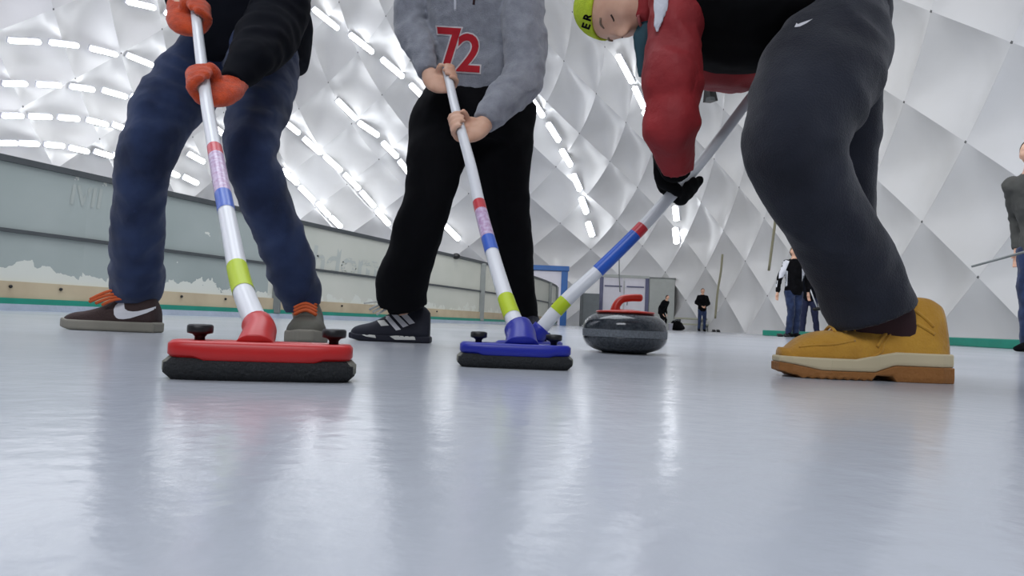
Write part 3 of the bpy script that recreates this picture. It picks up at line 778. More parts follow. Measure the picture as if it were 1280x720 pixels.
def shoe(parent, heel, toe, prof_, sole_h, Wd, m_up, m_sole, sole_prof=None, name='shoe', m_out=None, opening=(0.02, 0.12), n=2.6, lab=None):
    """prof_: list of (x_fraction, height); world, side profile; returns upper object"""
    L = (toe-heel).length; X = (toe-heel).normalized(); Z = Vector((0, 0, 1)); Y = Z.cross(X)
    def wf(x):
        pts = [(0, .62), (.08, .80), (.25, .84), (.45, .80), (.62, .95), (.75, 1.0), (.88, .84), (.95, .62), (1.0, .30)]
        for (a, b), (c, d) in zip(pts, pts[1:]):
            if x <= c: return (b + (d-b)*(x-a)/(c-a))*Wd/2
        return pts[-1][1]*Wd/2
    def hf(x):
        P = catmull(prof_, 8)
        for a, b in zip(P, P[1:]):
            if a[0] <= x <= b[0]: return a[1] + (b[1]-a[1])*(x-a[0])/max(b[0]-a[0], 1e-6)
        return P[-1][1] if x > P[-1][0] else P[0][1]
    bm = bmesh.new(); rings = []
    N_ = 40; K = 24
    for i in range(N_+1):
        x = i/N_; w_ = wf(x); h = max(hf(x), sole_h+0.006)
        xo = heel + X*(L*(0.01 + 0.98*x))
        ring = []
        z0 = sole_h*0.7
        for k in range(K+1):
            a = PI*k/K
            cc, ss = math.cos(a), math.sin(a)
            ww = w_*math.copysign(abs(cc)**(2/n), cc); zz = z0 + (h-z0)*abs(ss)**(2/n)
            tall = max(0.0, (zz-0.07)/0.08)
            ww *= 1 - 0.22*min(tall, 1.0)
            ring.append(bm.verts.new(xo + Y*ww + Z*zz + X*(0.0 if x > 0.3 else 0.0)))
        rings.append(ring)
    for i in range(N_):
        for k in range(K): bm.faces.new((rings[i][k], rings[i+1][k], rings[i+1][k+1], rings[i][k+1]))
    bm.faces.new(rings[0]); bm.faces.new(list(reversed(rings[-1])))
    for i in range(N_): bm.faces.new((rings[i][0], rings[i][K], rings[i+1][K], rings[i+1][0]))
    upo = obj(name+'_upper', bm, m_up, parent)
    if lab: upo['label'] = lab
    def sole(z0f, z1f, grow, mm, nm):
        bm = bmesh.new(); R_ = []
        for i in range(N_+1):
            x = i/N_; w_ = wf(x) + grow; xx = heel + X*(L*x + (grow if i == N_ else -grow if i == 0 else 0))
            a, b = z0f(x), z1f(x)
            R_.append([bm.verts.new(xx + Y*w_*.97 + Z*a), bm.verts.new(xx + Y*w_ + Z*(a+(b-a)*.3)), bm.verts.new(xx + Y*w_ + Z*b), bm.verts.new(xx - Y*w_ + Z*b), bm.verts.new(xx - Y*w_ + Z*(a+(b-a)*.3)), bm.verts.new(xx - Y*w_*.97 + Z*a)])
        for i in range(N_):
            for k in range(6): bm.faces.new((R_[i][k], R_[i+1][k], R_[i+1][(k+1) % 6], R_[i][(k+1) % 6]))
        bm.faces.new(R_[0]); bm.faces.new(list(reversed(R_[-1])))
        o_ = obj(nm, bm, mm, upo, smooth=False)
        bv = o_.modifiers.new('bevel', 'BEVEL'); bv.width = 0.007; bv.segments = 3; bv.angle_limit = math.radians(50)
        return o_
    if sole_prof is None:
        sole(lambda x: 0.0 + max(0, (x-.85))*0.05, lambda x: sole_h + max(0, x-.9)*0.05, 0.004, m_sole, name+'_sole')
    else:
        for (a, b, g, mm, nm) in sole_prof: sole(a, b, g, mm, nm)
    return upo

def Basis(U, F):
    """columns: X right, Y back (-F), Z up"""
    Z = U.normalized(); Yb = (-F + F.dot(Z)*Z).normalized(); Xr = Yb.cross(Z).normalized()
    return Matrix((Xr, Yb, Z)).transposed()
def head(bm, c, B, s=1.0, u=40, v=28):
    """sculpted head about 0.22*s high; B = Basis"""
    k = bmesh.ops.create_uvsphere(bm, u_segments=u, v_segments=v, radius=1)
    for vt in k['verts']:
        x, y, z = vt.co
        X = x*0.075; Y = y*0.095; Z = z*0.112
        if z < 0:
            X *= 1 - 0.36*(-z)**1.3; Y *= 1 - 0.20*(-z)**1.2
            if y > 0: Y *= 1 - 0.35*(-z)
        if y < 0:
            g = lambda x0, z0, sx, sz: math.exp(-((X-x0)/sx)**2 - ((Z-z0)/sz)**2)
            Y -= 0.026*g(0, -0.022, .010, .014) + 0.014*g(0, 0.000, .008, .018)
            Y -= 0.007*g(0, -0.058, .022, .007) - 0.004*g(0, -0.064, .02, .003) + 0.009*g(0, -0.090, .018, .014)
            Y += 0.012*(g(-.030, 0.008, .015, .010) + g(.030, 0.008, .015, .010))
            Y -= 0.005*(g(-.030, 0.030, .022, .007) + g(.030, 0.030, .022, .007))
            Y -= 0.006*(g(-.042, -.028, .02, .02) + g(.042, -.028, .02, .02))
            Y -= 0.004*(g(-.030, 0.006, .008, .006) + g(.030, 0.006, .008, .006))
        vt.co = c + B @ (Vector((X, Y, Z))*s)
    for sx in (-1, 1):
        ball(bm, c + B @ (Vector((sx*0.074, 0.010, -0.008))*s), 0.010*s, 0.018*s, 0.030*s, B, 12, 10)

def person_from(name, label, loc, bmbody, mods=True, voxel=0.006):
    o = obj(name, bmbody, M['skin'], None, loc)
    m = o.modifiers.new('remesh', 'REMESH'); m.mode = 'VOXEL'; m.voxel_size = voxel; m.use_smooth_shade = True
    s = o.modifiers.new('smooth', 'SMOOTH'); s.iterations = 2; s.factor = 0.5
    tag(o, label, 'person')
    return o
def axis_at(h, px, py):
    """closest point of a handle polyline to a pixel, and its direction"""
    C = [Vector(p) for p in catmull([tuple(p) for p in h], 24)]
    best = None
    for i in range(len(C)-1):
        q = C[i]-CAM; d = q.dot(fw); x = 640+FPX*q.dot(rt)/d; y = 360-FPX*q.dot(up)/d
        e = (x-px)**2+(y-py)**2
        if best is None or e < best[0]: best = (e, C[i], (C[i+1]-C[i]).normalized())
    return best[1], best[2]

# ================================================================== PERSON 1 (jeans, orange gloves)
P1 = [(345,-170),]
legL = [(268,70,2.12,42,.95),(235,105,2.08,41,.95),(205,140,2.02,38,.95),(188,180,1.98,34,.95),(178,215,1.99,31,.95),(174,255,2.03,30,.95),(172,300,2.08,30,.95),(171,345,2.14,31,.95),(172,371,2.18,28,.8)]
legR = [(322,55,2.10,46,.9),(328,90,2.04,43,.9),(325,130,1.92,37,.9),(316,165,1.84,34,.95),(314,195,1.80,31,.95),(325,232,1.82,31,.95),(347,285,1.87,30,.95),(360,325,1.91,30,.95),(371,355,1.94,29,.95),(380,384,1.96,22,.95)]
g1, a1 = axis_at(h1, 257, 104); g2, a2 = axis_at(h1, 243, 18)
body = bmesh.new()
plo(body, [(r[0], r[1], r[2], r[3]*.74, r[4]) for r in legL] + [(172,392,2.16,17,.95)]); plo(body, [(r[0], r[1], r[2], r[3]*.74, r[4]) for r in legR] + [(383,405,1.96,15,.9)])
# feet
for hp_, tp_, d_ in ((184, 100, 2.15), ):
    loft(body, [(G(186, 2.15, .05), .03, .04), (G(160, 2.15, .045), .032, .035), (G(105, 2.15, .03), .034, .018)], 14, Vector((0, 0, 1)), 3)
loft(body, [(G(384, 1.99, .05), .03, .035), (G(383, 1.90, .04), .033, .028), (G(381, 1.80, .03), .034, .018)], 14, Vector((0, 0, 1)), 3)
plo(body, [(300,70,2.12,56,.6),(312,10,2.12,55,.6),(318,-70,2.08,58,.6),(322,-150,2.02,62,.6),(322,-195,1.98,40,.6),(322,-225,1.94,20,.9),(320,-240,1.92,20,.9)])
elb1 = W(356, 18, 1.94); sh1 = W(372, -140, 2.05)
elb2 = W(214, -66, 2.06); sh2 = W(268, -140, 2.08)
F1, F2 = g1-elb1, g2-elb2
w1 = grip(body, g1, -a1, F1, -0.0015, 0.0135, -1, -0.005)
w2 = grip(body, g2, -a2, F2, -0.0015, 0.0128, 1, -0.005)
def ring(P, a, b=None): return (P, a, a if b is None else b)
loft(body, [ring(w1, .024), ring(w1.lerp(elb1, .5), .034), ring(elb1, .038), ring(elb1.lerp(sh1, .5), .042), ring(sh1, .05)], 16, None, 4)
loft(body, [ring(w2, .024), ring(w2.lerp(elb2, .5), .032), ring(elb2, .036), ring(elb2.lerp(sh2, .5), .042), ring(sh2, .05)], 16, None, 4)
B1 = Basis(Vector((0.05, -0.35, 0.93)), Vector((-0.1, -0.85, -0.5)))
hc1 = W(319, -278, 1.88); head(body, hc1, B1)
pers1 = person_from('person', 'person in blue jeans and dark navy jacket gripping the red broom with orange gloves', G(270, 2.1), body)
b = bmesh.new(); plo(b, legL, fold=.085); plo(b, legR, fold=.085); plo(b, [(318,20,2.13,62,.75),(318,50,2.13,64,.75),(300,85,2.11,50,.8)])
jeans = obj('jeans', b, M['jeans'], pers1); cloth_mods(jeans, 0.007, 2, 0.008, 0.05, 3)
b = bmesh.new(); plo(b, [(316,88,2.12,60,.7),(316,74,2.12,67,.72),(319,30,2.11,69,.72),(319,-20,2.09,67,.72),(321,-90,2.05,72,.7),(322,-150,2.0,66,.65),(322,-182,1.97,40,.85),(322,-212,1.94,29,1.0),(321,-226,1.93,28,1.0)], fold=.04, ff=9)
loft(b, [ring(w1 + (w1-g1)*-0.02, .031), ring(w1.lerp(elb1, .3), .052), ring(w1.lerp(elb1, .6)+Vector((-.01,0,-.012)), .072), ring(elb1+Vector((-.02,0,-.01)), .080), ring(elb1.lerp(sh1, .5), .072), ring(sh1, .075)], 40, None, 12, fold=.08, ff=14)
loft(b, [ring(w2.lerp(elb2, .12), .030), ring(w2.lerp(elb2, .5), .045), ring(elb2, .055), ring(elb2.lerp(sh2, .5), .064), ring(sh2, .07)], 20, None, 4)
jk = obj('jacket', b, M['navy'], pers1); cloth_mods(jk, 0.008, 5, 0.014, 0.09, 3)
for (g, a, F, sg, el, ww) in ((g1, -a1, F1, -1, elb1, w1), (g2, -a2, F2, 1, elb2, w2)):
    b = bmesh.new(); w_ = grip(b, g, a, F, 0.0048, 0.0135, sg, 0.002)
    loft(b, [ring(w_, .031), ring(w_.lerp(el, .15), .031)], 16, None, 1)
    gl = obj('glove', b, M['orange'], pers1); cloth_mods(gl, 0.0045, 6, 0.004, 0.03)
    gl['label'] = 'orange knitted glove closed round the handle'
def hair_cap(c, B, k, par):
    b = bmesh.new(); bmesh.ops.create_uvsphere(b, u_segments=28, v_segments=18, radius=1)
    bmesh.ops.bisect_plane(b, geom=b.verts[:]+b.edges[:]+b.faces[:], plane_co=(0, 0, 0.12), plane_no=(0, 0.75, 0.66), clear_inner=True)
    for v in b.verts: v.co = c + B @ (Vector((v.co.x*.082, v.co.y*.103+.003, v.co.z*.122))*k)
    h = obj('hair', b, M['hair'], par); so_ = h.modifiers.new('solid', 'SOLIDIFY'); so_.thickness = 0.012; so_.offset = -1
hair_cap(hc1, B1, 1.0, pers1)
# shoes
s1 = shoe(pers1, G(197, 2.15), G(80, 2.15), [(0,.085),(.06,.115),(.2,.13),(.36,.125),(.46,.10),(.58,.078),(.74,.062),(.88,.055),(.96,.046),(1,.036)], 0.033, 0.10, M['brown_suede'], M['sole_grey'], name='sneaker', lab='dark brown suede sneaker with a white hook mark')
s2 = shoe(pers1, G(385, 2.03), G(381, 1.76), [(0,.085),(.06,.11),(.2,.125),(.36,.12),(.46,.10),(.58,.082),(.74,.070),(.88,.062),(.96,.05),(1,.036)], 0.036, 0.105, M['olive'], M['sole_grey'], name='sneaker')
hook = [(142,387),(144,382),(147.5,379),(155,377.5),(155.2,382),(156,386),(160,388.6),(166,389.4),(172.5,389),(183,386.5),(195,383),(194.6,386),(184,391),(172,395),(162,398),(154,399),(148,398.6),(145,397),(142.4,393)]
o = obj('hook_mark', conform(poly_px(hook, 3), s1, 0.001), M['logo_white'], s1)
b = bmesh.new()
for (x0, y0, x1, y1) in ((113,374,150,361),(112,377,152,366),(120,379,153,370),(128,381,155,373)):
    tube(b, [W(x0, y0, 2.105), W((x0+x1)/2, (y0+y1)/2-2, 2.10), W(x1, y1, 2.11)], 0.0048, 8, 4)
obj('laces', b, M['lace_orange'], s1)
b = bmesh.new()
for k in range(4): tube(b, [G(368, 1.93-.03*k, .105-.009*k), G(382, 1.925-.03*k, .118-.009*k), G(396, 1.93-.03*k, .105-.009*k)], 0.005, 8, 4)
obj('laces', b, M['lace_orange'], s2)

# ================================================================== PERSON 2 (grey hoodie 72)
leg2L = [(575,130,2.16,50,.8),(556,165,2.14,45,.85),(545,200,2.10,36,.9),(536,245,2.08,31,.95),(524,285,2.10,31,.95),(513,320,2.14,31,.95),(503,355,2.19,32,.95),(502,378,2.22,31,.95)]
leg2R = [(628,130,2.16,44,.8),(628,165,2.16,40,.85),(629,205,2.16,35,.9),(632,255,2.20,31,.95),(638,290,2.24,28,.95),(644,325,2.28,24,.95),(651,365,2.32,19,.95),(656,392,2.34,17,.95),(659,408,2.34,14,.95)]
ga, aa = axis_at(h2, 577, 157); gb_, ab = axis_at(h2, 559, 96)
body = bmesh.new()
plo(body, [(r[0], r[1], r[2], r[3]*.74, r[4]) for r in leg2L[:-1]] + [(504,380,2.23,15,.8),(508,396,2.24,12,.8)]); plo(body, [(r[0], r[1], r[2], r[3]*.74, r[4]) for r in leg2R] + [(660,415,2.34,12,.95)])
loft(body, [(G(528, 2.24, .05), .028, .035), (G(500, 2.24, .045), .03, .03), (G(452, 2.24, .028), .03, .016)], 14, Vector((0, 0, 1)), 3)
loft(body, [(G(662, 2.38, .05), .028, .035), (G(659, 2.28, .045), .03, .03), (G(655, 2.18, .028), .03, .016)], 14, Vector((0, 0, 1)), 3)
plo(body, [(602,125,2.14,52,.6),(602,60,2.13,54,.6),(600,0,2.1,58,.55),(600,-80,2.05,62,.5),(600,-130,2.0,42,.6),(598,-160,1.97,19,.9),(598,-190,1.95,19,.9)])
eA = W(655, 92, 1.98); sA = W(652, -90, 2.05)
eB = W(514, 28, 2.10); sB = W(532, -95, 2.10)
FA, FB = ga-eA, gb_-eB
wA = grip(body, ga, -aa, FA, -0.0003, 0.0128, -1)
wB = grip(body, gb_, -ab, FB, -0.0008, 0.0122, 1)
loft(body, [ring(wA, .024), ring(wA.lerp(eA, .5), .033), ring(eA, .038), ring(eA.lerp(sA, .5), .042), ring(sA, .05)], 16, None, 4)
loft(body, [ring(wB, .022), ring(wB.lerp(eB, .5), .030), ring(eB, .036), ring(eB.lerp(sB, .5), .042), ring(sB, .05)], 16, None, 4)
hc2 = W(598, -218, 1.9); B2 = Basis(Vector((0.0, -0.35, 0.93)), Vector((0, -0.85, -0.5))); head(body, hc2, B2)
pers2 = person_from('person', 'person in a grey hoodie with red number 72 and black trousers holding the blue broom', G(590, 2.2), body, voxel=0.0055)
b = bmesh.new(); plo(b, leg2L, fold=.06, ff=11); plo(b, leg2R, fold=.06, ff=11); plo(b, [(602,100,2.14,56,.72),(602,125,2.14,62,.72),(594,155,2.14,74,.7),(590,178,2.14,68,.7)])
b_s = bmesh.new(); plo(b_s, [(503,352,2.2,24,.9),(505,370,2.22,25,.8),(508,386,2.245,23,.55)], 18); obj('sock', b_s, M['black'], pers2)
tr2 = obj('trousers', b, M['black'], pers2); cloth_mods(tr2, 0.009, 5, 0.012, 0.09)
b = bmesh.new()
plo(b, [(603,127,2.14,56,.66),(603,118,2.14,64,.68),(604,100,2.13,65,.68),(604,60,2.12,66,.66),(602,0,2.08,70,.62),(601,-70,2.04,76,.58),(600,-120,2.0,60,.6),(600,-145,1.98,34,.9)])
loft(b, [ring(wA.lerp(eA, .02), .033), ring(wA.lerp(eA, .12), .038), ring(wA.lerp(eA, .5), .052), ring(eA, .062), ring(eA.lerp(sA, .5), .066), ring(sA, .07)], 40, None, 12, fold=.09, ff=20)
loft(b, [ring(wB.lerp(eB, .03), .030), ring(wB.lerp(eB, .15), .034), ring(wB.lerp(eB, .5), .045), ring(eB, .056), ring(eB.lerp(sB, .5), .062), ring(sB, .068)], 40, None, 12, fold=.09, ff=20)
ho = obj('hoodie', b, M['hoodie'], pers2); cloth_mods(ho, 0.006, 2, 0.012, 0.05, 3)
b = bmesh.new()
plo(b, [(560,-138,2.02,16,1),(580,-128,1.93,17,1),(600,-124,1.90,18,1),(620,-128,1.93,17,1),(642,-138,2.02,16,1)]); hd_ = obj('hood', b, M['hoodie'], pers2); cloth_mods(hd_, 0.009, 3, 0.01, 0.06)
for (s_, cx, cy, hh, an, sx) in (('7', 563, 61, 66, 0.06, .95), ('2', 586, 69, 66, 0.06, .95)):
    o = obj('number_outline', conform(text_px(s_, cx, cy, hh, an, sx, 0.045, 3, -0.18 if s_ == '7' else 0.0), ho, 0.002), M['text_white'], ho)
    o = obj('number', conform(text_px(s_, cx, cy, hh, an, sx, 0.018, 3, -0.18 if s_ == '7' else 0.0), ho, 0.0035), M['text_red'], ho)
b = bmesh.new(); tube(b, [W(570, -20, 1.93), W(569, 0, 1.945), W(569, 14, 1.955)], 0.0035, 8, 3); obj('drawstring', b, M['white_fabric'], ho)
b = bmesh.new(); tube(b, [W(594, -20, 1.93), W(593, -4, 1.945), W(592, 6, 1.955)], 0.0035, 8, 3); obj('drawstring', b, M['collar_dark'], ho)
s3 = shoe(pers2, G(537, 2.24), G(438, 2.24), [(0,.10),(.08,.12),(.25,.125),(.40,.112),(.52,.092),(.64,.074),(.76,.060),(.88,.052),(.96,.044),(1,.034)], 0.022, 0.095, M['navy_shoe'], M['navy_shoe'], name='sneaker', lab='navy sneaker with three pale stripes')
def z2(lst): return [(420+x/8, 350+y/8) for x, y in lst]
for k, q in enumerate(([(480,365),(530,358),(650,495),(600,505)], [(545,335),(600,333),(725,455),(670,475)], [(610,312),(680,308),(790,430),(735,445)])):
    obj('stripe', conform(poly_px(z2(q), 3), s3, 0.0012), M['logo_white'], s3)
obj('side_patch', conform(poly_px(z2([(410,405),(480,400),(530,455),(450,460)]), 3), s3, 0.0012), M['lace_white'], s3)
for ch in list(s3.children):
    if 'sole' in ch.name:
        for q in ([(520,552),(590,542),(780,545),(795,600),(590,597)], [(220,530),(390,552),(400,580),(300,565)]):
            obj('sole_patch', conform(poly_px(z2(q), 3), ch, 0.001), M['lace_white'], ch)
        break
b = bmesh.new()
for (x0, y0, x1, y1) in ((462,387,484,378),(466,390,487,381),(471,393,490,384)):
    tube(b, [W(x0, y0, 2.195), W((x0+x1)/2, (y0+y1)/2-1, 2.19), W(x1, y1, 2.195)], 0.004, 8, 3)
tube(b, [W(484,379,2.19), W(472,377,2.17), W(455,379,2.17)], 0.003, 8, 3)
obj('laces', b, M['lace_white'], s3)
s4 = shoe(pers2, G(664, 2.42), G(655, 2.15), [(0,.10),(.08,.12),(.25,.125),(.40,.112),(.52,.092),(.64,.074),(.76,.060),(.88,.052),(.96,.044),(1,.034)], 0.022, 0.095, M['navy_shoe'], M['navy_shoe'], name='sneaker')

hair_cap(hc2, B2, 1.0, pers2)
# ================================================================== PERSON 3 (red jacket, wheat boots)
leg3F = [(1058,22,1.42,46,1.0),(1045,55,1.38,64,.95),(1022,100,1.32,74,.9),(1001,148,1.28,67,.9),(994,190,1.27,60,.95),(1010,237,1.28,54,.95),(1042,295,1.30,51,.95),(1069,342,1.32,52,.95),(1089,393,1.33,52,.95)]
leg3R = [(1062,5,1.60,46,1.0),(1064,60,1.60,44,.95),(1058,120,1.62,42,.9),(1056,180,1.63,40,.9),(1054,240,1.64,38,.95),(1060,300,1.64,35,.95),(1078,355,1.63,33,.95),(1098,408,1.62,32,.95)]
gC, aC = axis_at(h3, 853, 228)
body = bmesh.new()
plo(body, [(r[0], r[1], r[2], r[3]*.70, r[4]) for r in leg3F[:-1]] + [(1096,396,1.335,18,.8),(1108,420,1.335,15,.8)]); plo(body, [(r[0], r[1], r[2], r[3]*.70, r[4]) for r in leg3R] + [(1108,425,1.62,22,.95)])
loft(body, [(G(1155, 1.335, .05), .032, .03), (G(1120, 1.335, .045), .034, .026), (G(1000, 1.335, .04), .032, .016)], 14, Vector((0, 0, 1)), 3)
loft(body, [(G(1130, 1.62, .06), .032, .04), (G(1105, 1.62, .06), .036, .045), (G(1010, 1.62, .04), .036, .02)], 14, Vector((0, 0, 1)), 3)
plo(body, [(1062,15,1.50,44,1.5),(1020,-25,1.54,62,1.2),(960,-35,1.57,66,1.2),(900,-45,1.58,66,1.2),(855,-58,1.56,50,1.1),(825,-50,1.56,34,1.0),(800,-26,1.56,26,1.0)])
hc = W(777, 2, 1.54)
U3 = Vector((-0.86, 0.50, -0.04)); F3 = Vector((-0.12, -0.32, -0.94))
B3 = Basis(U3, F3)
head(body, hc, B3, 0.92)
sC = W(852, -40, 1.46); eC = W(838, 130, 1.40)
FC = gC-eC
wC = grip(body, gC, aC, FC, -0.0015, 0.0135, -1, -0.005)
loft(body, [ring(wC, .024), ring(wC.lerp(eC, .5), .032), ring(eC, .036), ring(eC.lerp(sC, .5), .042), ring(sC, .05)], 16, None, 4)
gD = W(985, 62, 1.64); sD = W(870, -40, 1.70)
wD = grip(body, gD, aC, Vector((0.6, 0.1, -0.5)), 0, 0.0118, 1)
loft(body, [ring(wD, .024), ring(wD.lerp(sD, .4), .035), ring(sD, .045)], 16, None, 3)
pers3 = person_from('person', 'person bending in red jacket, lime beanie, charcoal trousers and wheat boots at the right', G(1080, 1.45), body, voxel=0.0050)
b = bmesh.new(); plo(b, leg3F, fold=.055, ff=11); plo(b, leg3R, fold=.05, ff=11); plo(b, [(1066,12,1.5,42,1.8),(1052,45,1.5,52,1.6),(1035,75,1.46,52,1.3)])
tr3 = obj('trousers', b, M['charcoal'], pers3); cloth_mods(tr3, 0.007, 2, 0.010, 0.09, 3)
b = bmesh.new(); plo(b, [(1098,-28,1.54,48,1.4),(1058,-42,1.55,72,1.3),(1000,-40,1.58,92,1.15),(955,-10,1.60,112,1.0),(908,0,1.60,112,.95),(868,-35,1.58,98,.95),(835,-60,1.56,70,1.0),(812,-50,1.56,45,1.0)], 28)
jt = obj('jacket_body', b, M['red_jacket'], pers3); cloth_mods(jt, 0.010, 5, 0.03, 0.1)
b = bmesh.new(); plo(b, [(846,-50,1.46,40,1),(850,-10,1.43,38,1),(842,45,1.40,33,1),(840,80,1.39,37,1),(840,102,1.38,39,1),(841,128,1.38,33,1),(838,160,1.38,36,1),(842,185,1.40,27,1),(846,203,1.42,22,1),(847,216,1.43,19,1)], fold=.09, ff=15)
sl3 = obj('sleeve', b, M['red_jacket'], pers3); cloth_mods(sl3, 0.006, 2, 0.010, 0.05, 3)
b = bmesh.new(); plo(b, [(1060,-78,1.50,70,1.1),(1020,-68,1.48,86,1.1),(960,-30,1.49,112,.95),(915,-22,1.48,110,.95),(885,-35,1.48,96,.95),(872,-45,1.5,80,.8)], 28)
b2_ = bmesh.new(); loft(b2_, [(wD.lerp(sD, .05), .034, .034), (wD.lerp(sD, .4), .052, .052), (sD, .075, .075), (W(862, -58, 1.62), .08, .08)], 24, None, 5, fold=.05); fs = obj('sleeve', b2_, M['red_jacket'], pers3); cloth_mods(fs, 0.008, 3, 0.01, 0.05)
ve = obj('vest', b, M['vest'], pers3); cloth_mods(ve, 0.010, 5, 0.02, 0.1)
b = bmesh.new(); plo(b, [(812,-24,1.52,30,1.2),(808,2,1.50,22,1.2),(802,28,1.49,13,1.0)], 20)
co = obj('collar', b, M['red_jacket'], pers3); cloth_mods(co, 0.007, 3, 0.015, 0.05)
b = bmesh.new(); plo(b, [(818,14,1.50,9,1),(812,28,1.50,13,1),(805,48,1.50,13,1),(803,78,1.50,8,1),(802,98,1.50,4,1)], 16)
tl = obj('hanging_scarf', b, M['teal'], pers3); cloth_mods(tl, 0.006, 3, 0.012, 0.04)
b = bmesh.new(); plo(b, [(826,-14,1.365,10,.4),(826,8,1.36,9,.4),(823,26,1.355,6.5,.4),(821,40,1.355,2,.4)], 14); ws = obj('white_stripe', b, M['white_fabric'], pers3); cloth_mods(ws, 0.004, 3, 0.008, 0.03)
b = bmesh.new(); wc_ = grip(b, gC, aC, FC, 0.0048, 0.0135, -1, 0.002); loft(b, [ring(wc_, .032), ring(W(846, 212, 1.43), .034)], 16, None, 1)
gl = obj('glove', b, M['vest'], pers3); cloth_mods(gl, 0.0045, 5, 0.004, 0.03)
# beanie
b = bmesh.new()
bmesh.ops.create_uvsphere(b, u_segments=36, v_segments=24, radius=1)
bmesh.ops.bisect_plane(b, geom=b.verts[:]+b.edges[:]+b.faces[:], plane_co=(0, 0, 0.22), plane_no=(0, 0.30, 1), clear_inner=True)
for v in b.verts: v.co = hc + B3 @ (Vector((v.co.x*0.083, v.co.y*0.103+0.002, v.co.z*0.128))*0.9)
be = obj('beanie', b, M['lime'], pers3)
so = be.modifiers.new('solid', 'SOLIDIFY'); so.thickness = 0.005; so.offset = -1
for ch_, cx_, cy_ in (('E', 733, 33), ('R', 735, 22)):
    obj('beanie_letter', conform(text_px(ch_, cx_, cy_, 14, -1.25, 1.0, 0.04, 2), be, 0.001), M['vest'], be)
for sx in (-1, 1):
    b = bmesh.new(); q = [hc + B3 @ (Vector((sx*x, y, z))*0.88) for x, y, z in ((.016, -.0930, .029), (.029, -.0912, .034), (.042, -.0835, .030))]
    tube(b, q, 0.0024, 8, 3); obj('eyebrow', b, M['hair_grey'], pers3)
    b = bmesh.new(); q = [hc + B3 @ (Vector((sx*x, y, z))*0.88) for x, y, z in ((.018, -.0868, .003), (.029, -.0872, -.001), (.041, -.0800, .003))]
    tube(b, q, 0.0022, 8, 3); obj('eyelashes', b, M['hair'], pers3)
b = bmesh.new(); q = [hc + B3 @ (Vector((x, y, -.060))*0.88) for x, y in ((-.020, -.080), (-.008, -.090), (0, -.0915), (.008, -.090), (.020, -.080))]
tube(b, q, 0.0035, 8, 3); obj('lips', b, M['lip'], pers3)
# hook mark on the trousers
obj('hook_mark', conform(poly_px([(993,34),(995.5,28.5),(997.5,30),(1004,27.5),(1016,23.5),(1008,29),(1000,33)], 2), tr3, 0.002), M['logo_white'], tr3)
# socks
b = bmesh.new(); plo(b, [(1085,360,1.33,40,.8),(1090,397,1.33,47,.66),(1095,416,1.33,45,.44),(1100,440,1.33,40,.26)], 20); obj('sock', b, M['collar_dark'], pers3)
b = bmesh.new(); plo(b, [(1095,380,1.62,24,1),(1112,420,1.62,25,1)], 18, 1); obj('sock', b, M['collar_dark'], pers3)
# boots
bp_prof = [(0,.150),(.08,.163),(.2,.163),(.30,.150),(.40,.122),(.52,.100),(.64,.094),(.76,.090),(.86,.080),(.93,.064),(.98,.045),(1,.034)]
def soles():
    zt = lambda x: 0.040 + (0.016 if x < .35 else 0.016*max(0, 1-(x-.35)/.25))
    zm = lambda x: 0.030 if x < .36 else (0.030 - 0.012*(x-.36)/.1 if x < .46 else 0.016 + max(0, x-.8)*0.06)
    zb = lambda x: 0.0 if x < .36 else (0.010 if x < .50 else (0.0025 if int(x*40) % 2 and x < .95 else 0.0)) + max(0, x-.9)*0.12
    return [(zb, zm, 0.004, M['gum'], 'outsole'), (zm, zt, 0.0035, M['midsole'], 'midsole')]
for (a, b_, vis) in ((G(1175, 1.33), G(971, 1.33), True), (G(1146, 1.62), G(992, 1.62), False)):
    bt = shoe(pers3, a, b_, bp_prof, 0.05, 0.112, M['wheat'], M['midsole'], soles(), 'boot', n=2.5)
    bt['label'] = 'wheat coloured boot with cream midsole'
    X = (b_-a).normalized(); Y = Vector((0, 0, 1)).cross(X); L = (b_-a).length
    b = bmesh.new()
    for (x0, z0, x1, z1, r) in ((.33, .150, .43, .118, .017), (.41, .126, .52, .104, .014)):
        loft(b, [(a+X*L*x0+Vector((0, 0, z0)), r, .034), (a+X*L*x1+Vector((0, 0, z1)), r*.8, .03)], 14, Y, 2)
    obj('tongue', b, M['collar_dark'], bt)
    b = bmesh.new()
    for xs, zz in ((.50, .106), (.56, .102), (.62, .099), (.68, .097)):
        c = a + X*L*xs
        tube(b, [c - Y*0.024 + Vector((0, 0, zz-.008)), c + Vector((0, 0, zz+.003)), c + Y*0.024 + Vector((0, 0, zz-.008))], 0.0032, 8, 4)
    c = a + X*L*.55 + Vector((0, 0, .106))
    for sy in (-1, 1): tube(b, [c, c + Y*sy*.02 + Vector((0, 0, .010)), c + Y*sy*.035 - X*0.01, c + Y*sy*.012], 0.003, 8, 4)
    obj('laces', b, M['wheat'], bt)
    if vis:
        def zb3(lst): return [(960+x/5.143, 350+y/5.143) for x, y in lst]
        for crv, r in (([(700,430),(760,340),(860,262),(960,285),(1070,350)], .0035), ([(760,260),(830,195),(920,190),(1000,240),(1062,300)], .0035), ([(610,520),(720,470),(745,410),(800,330)], .0022), ([(200,430),(300,420),(420,415),(560,390)], .0022)):
            t_ = bvh_of(bt); b = bmesh.new(); pts = []
            for (x, y) in catmull(zb3(crv), 6):
                d = ray(x, y).normalized(); h = t_.ray_cast(CAM, d)
                if h[0] is not None: pts.append(h[0])
            if len(pts) > 2:
                tube(b, pts, r, 8, 1); obj('seam_welt', b, M['wheat'], bt)

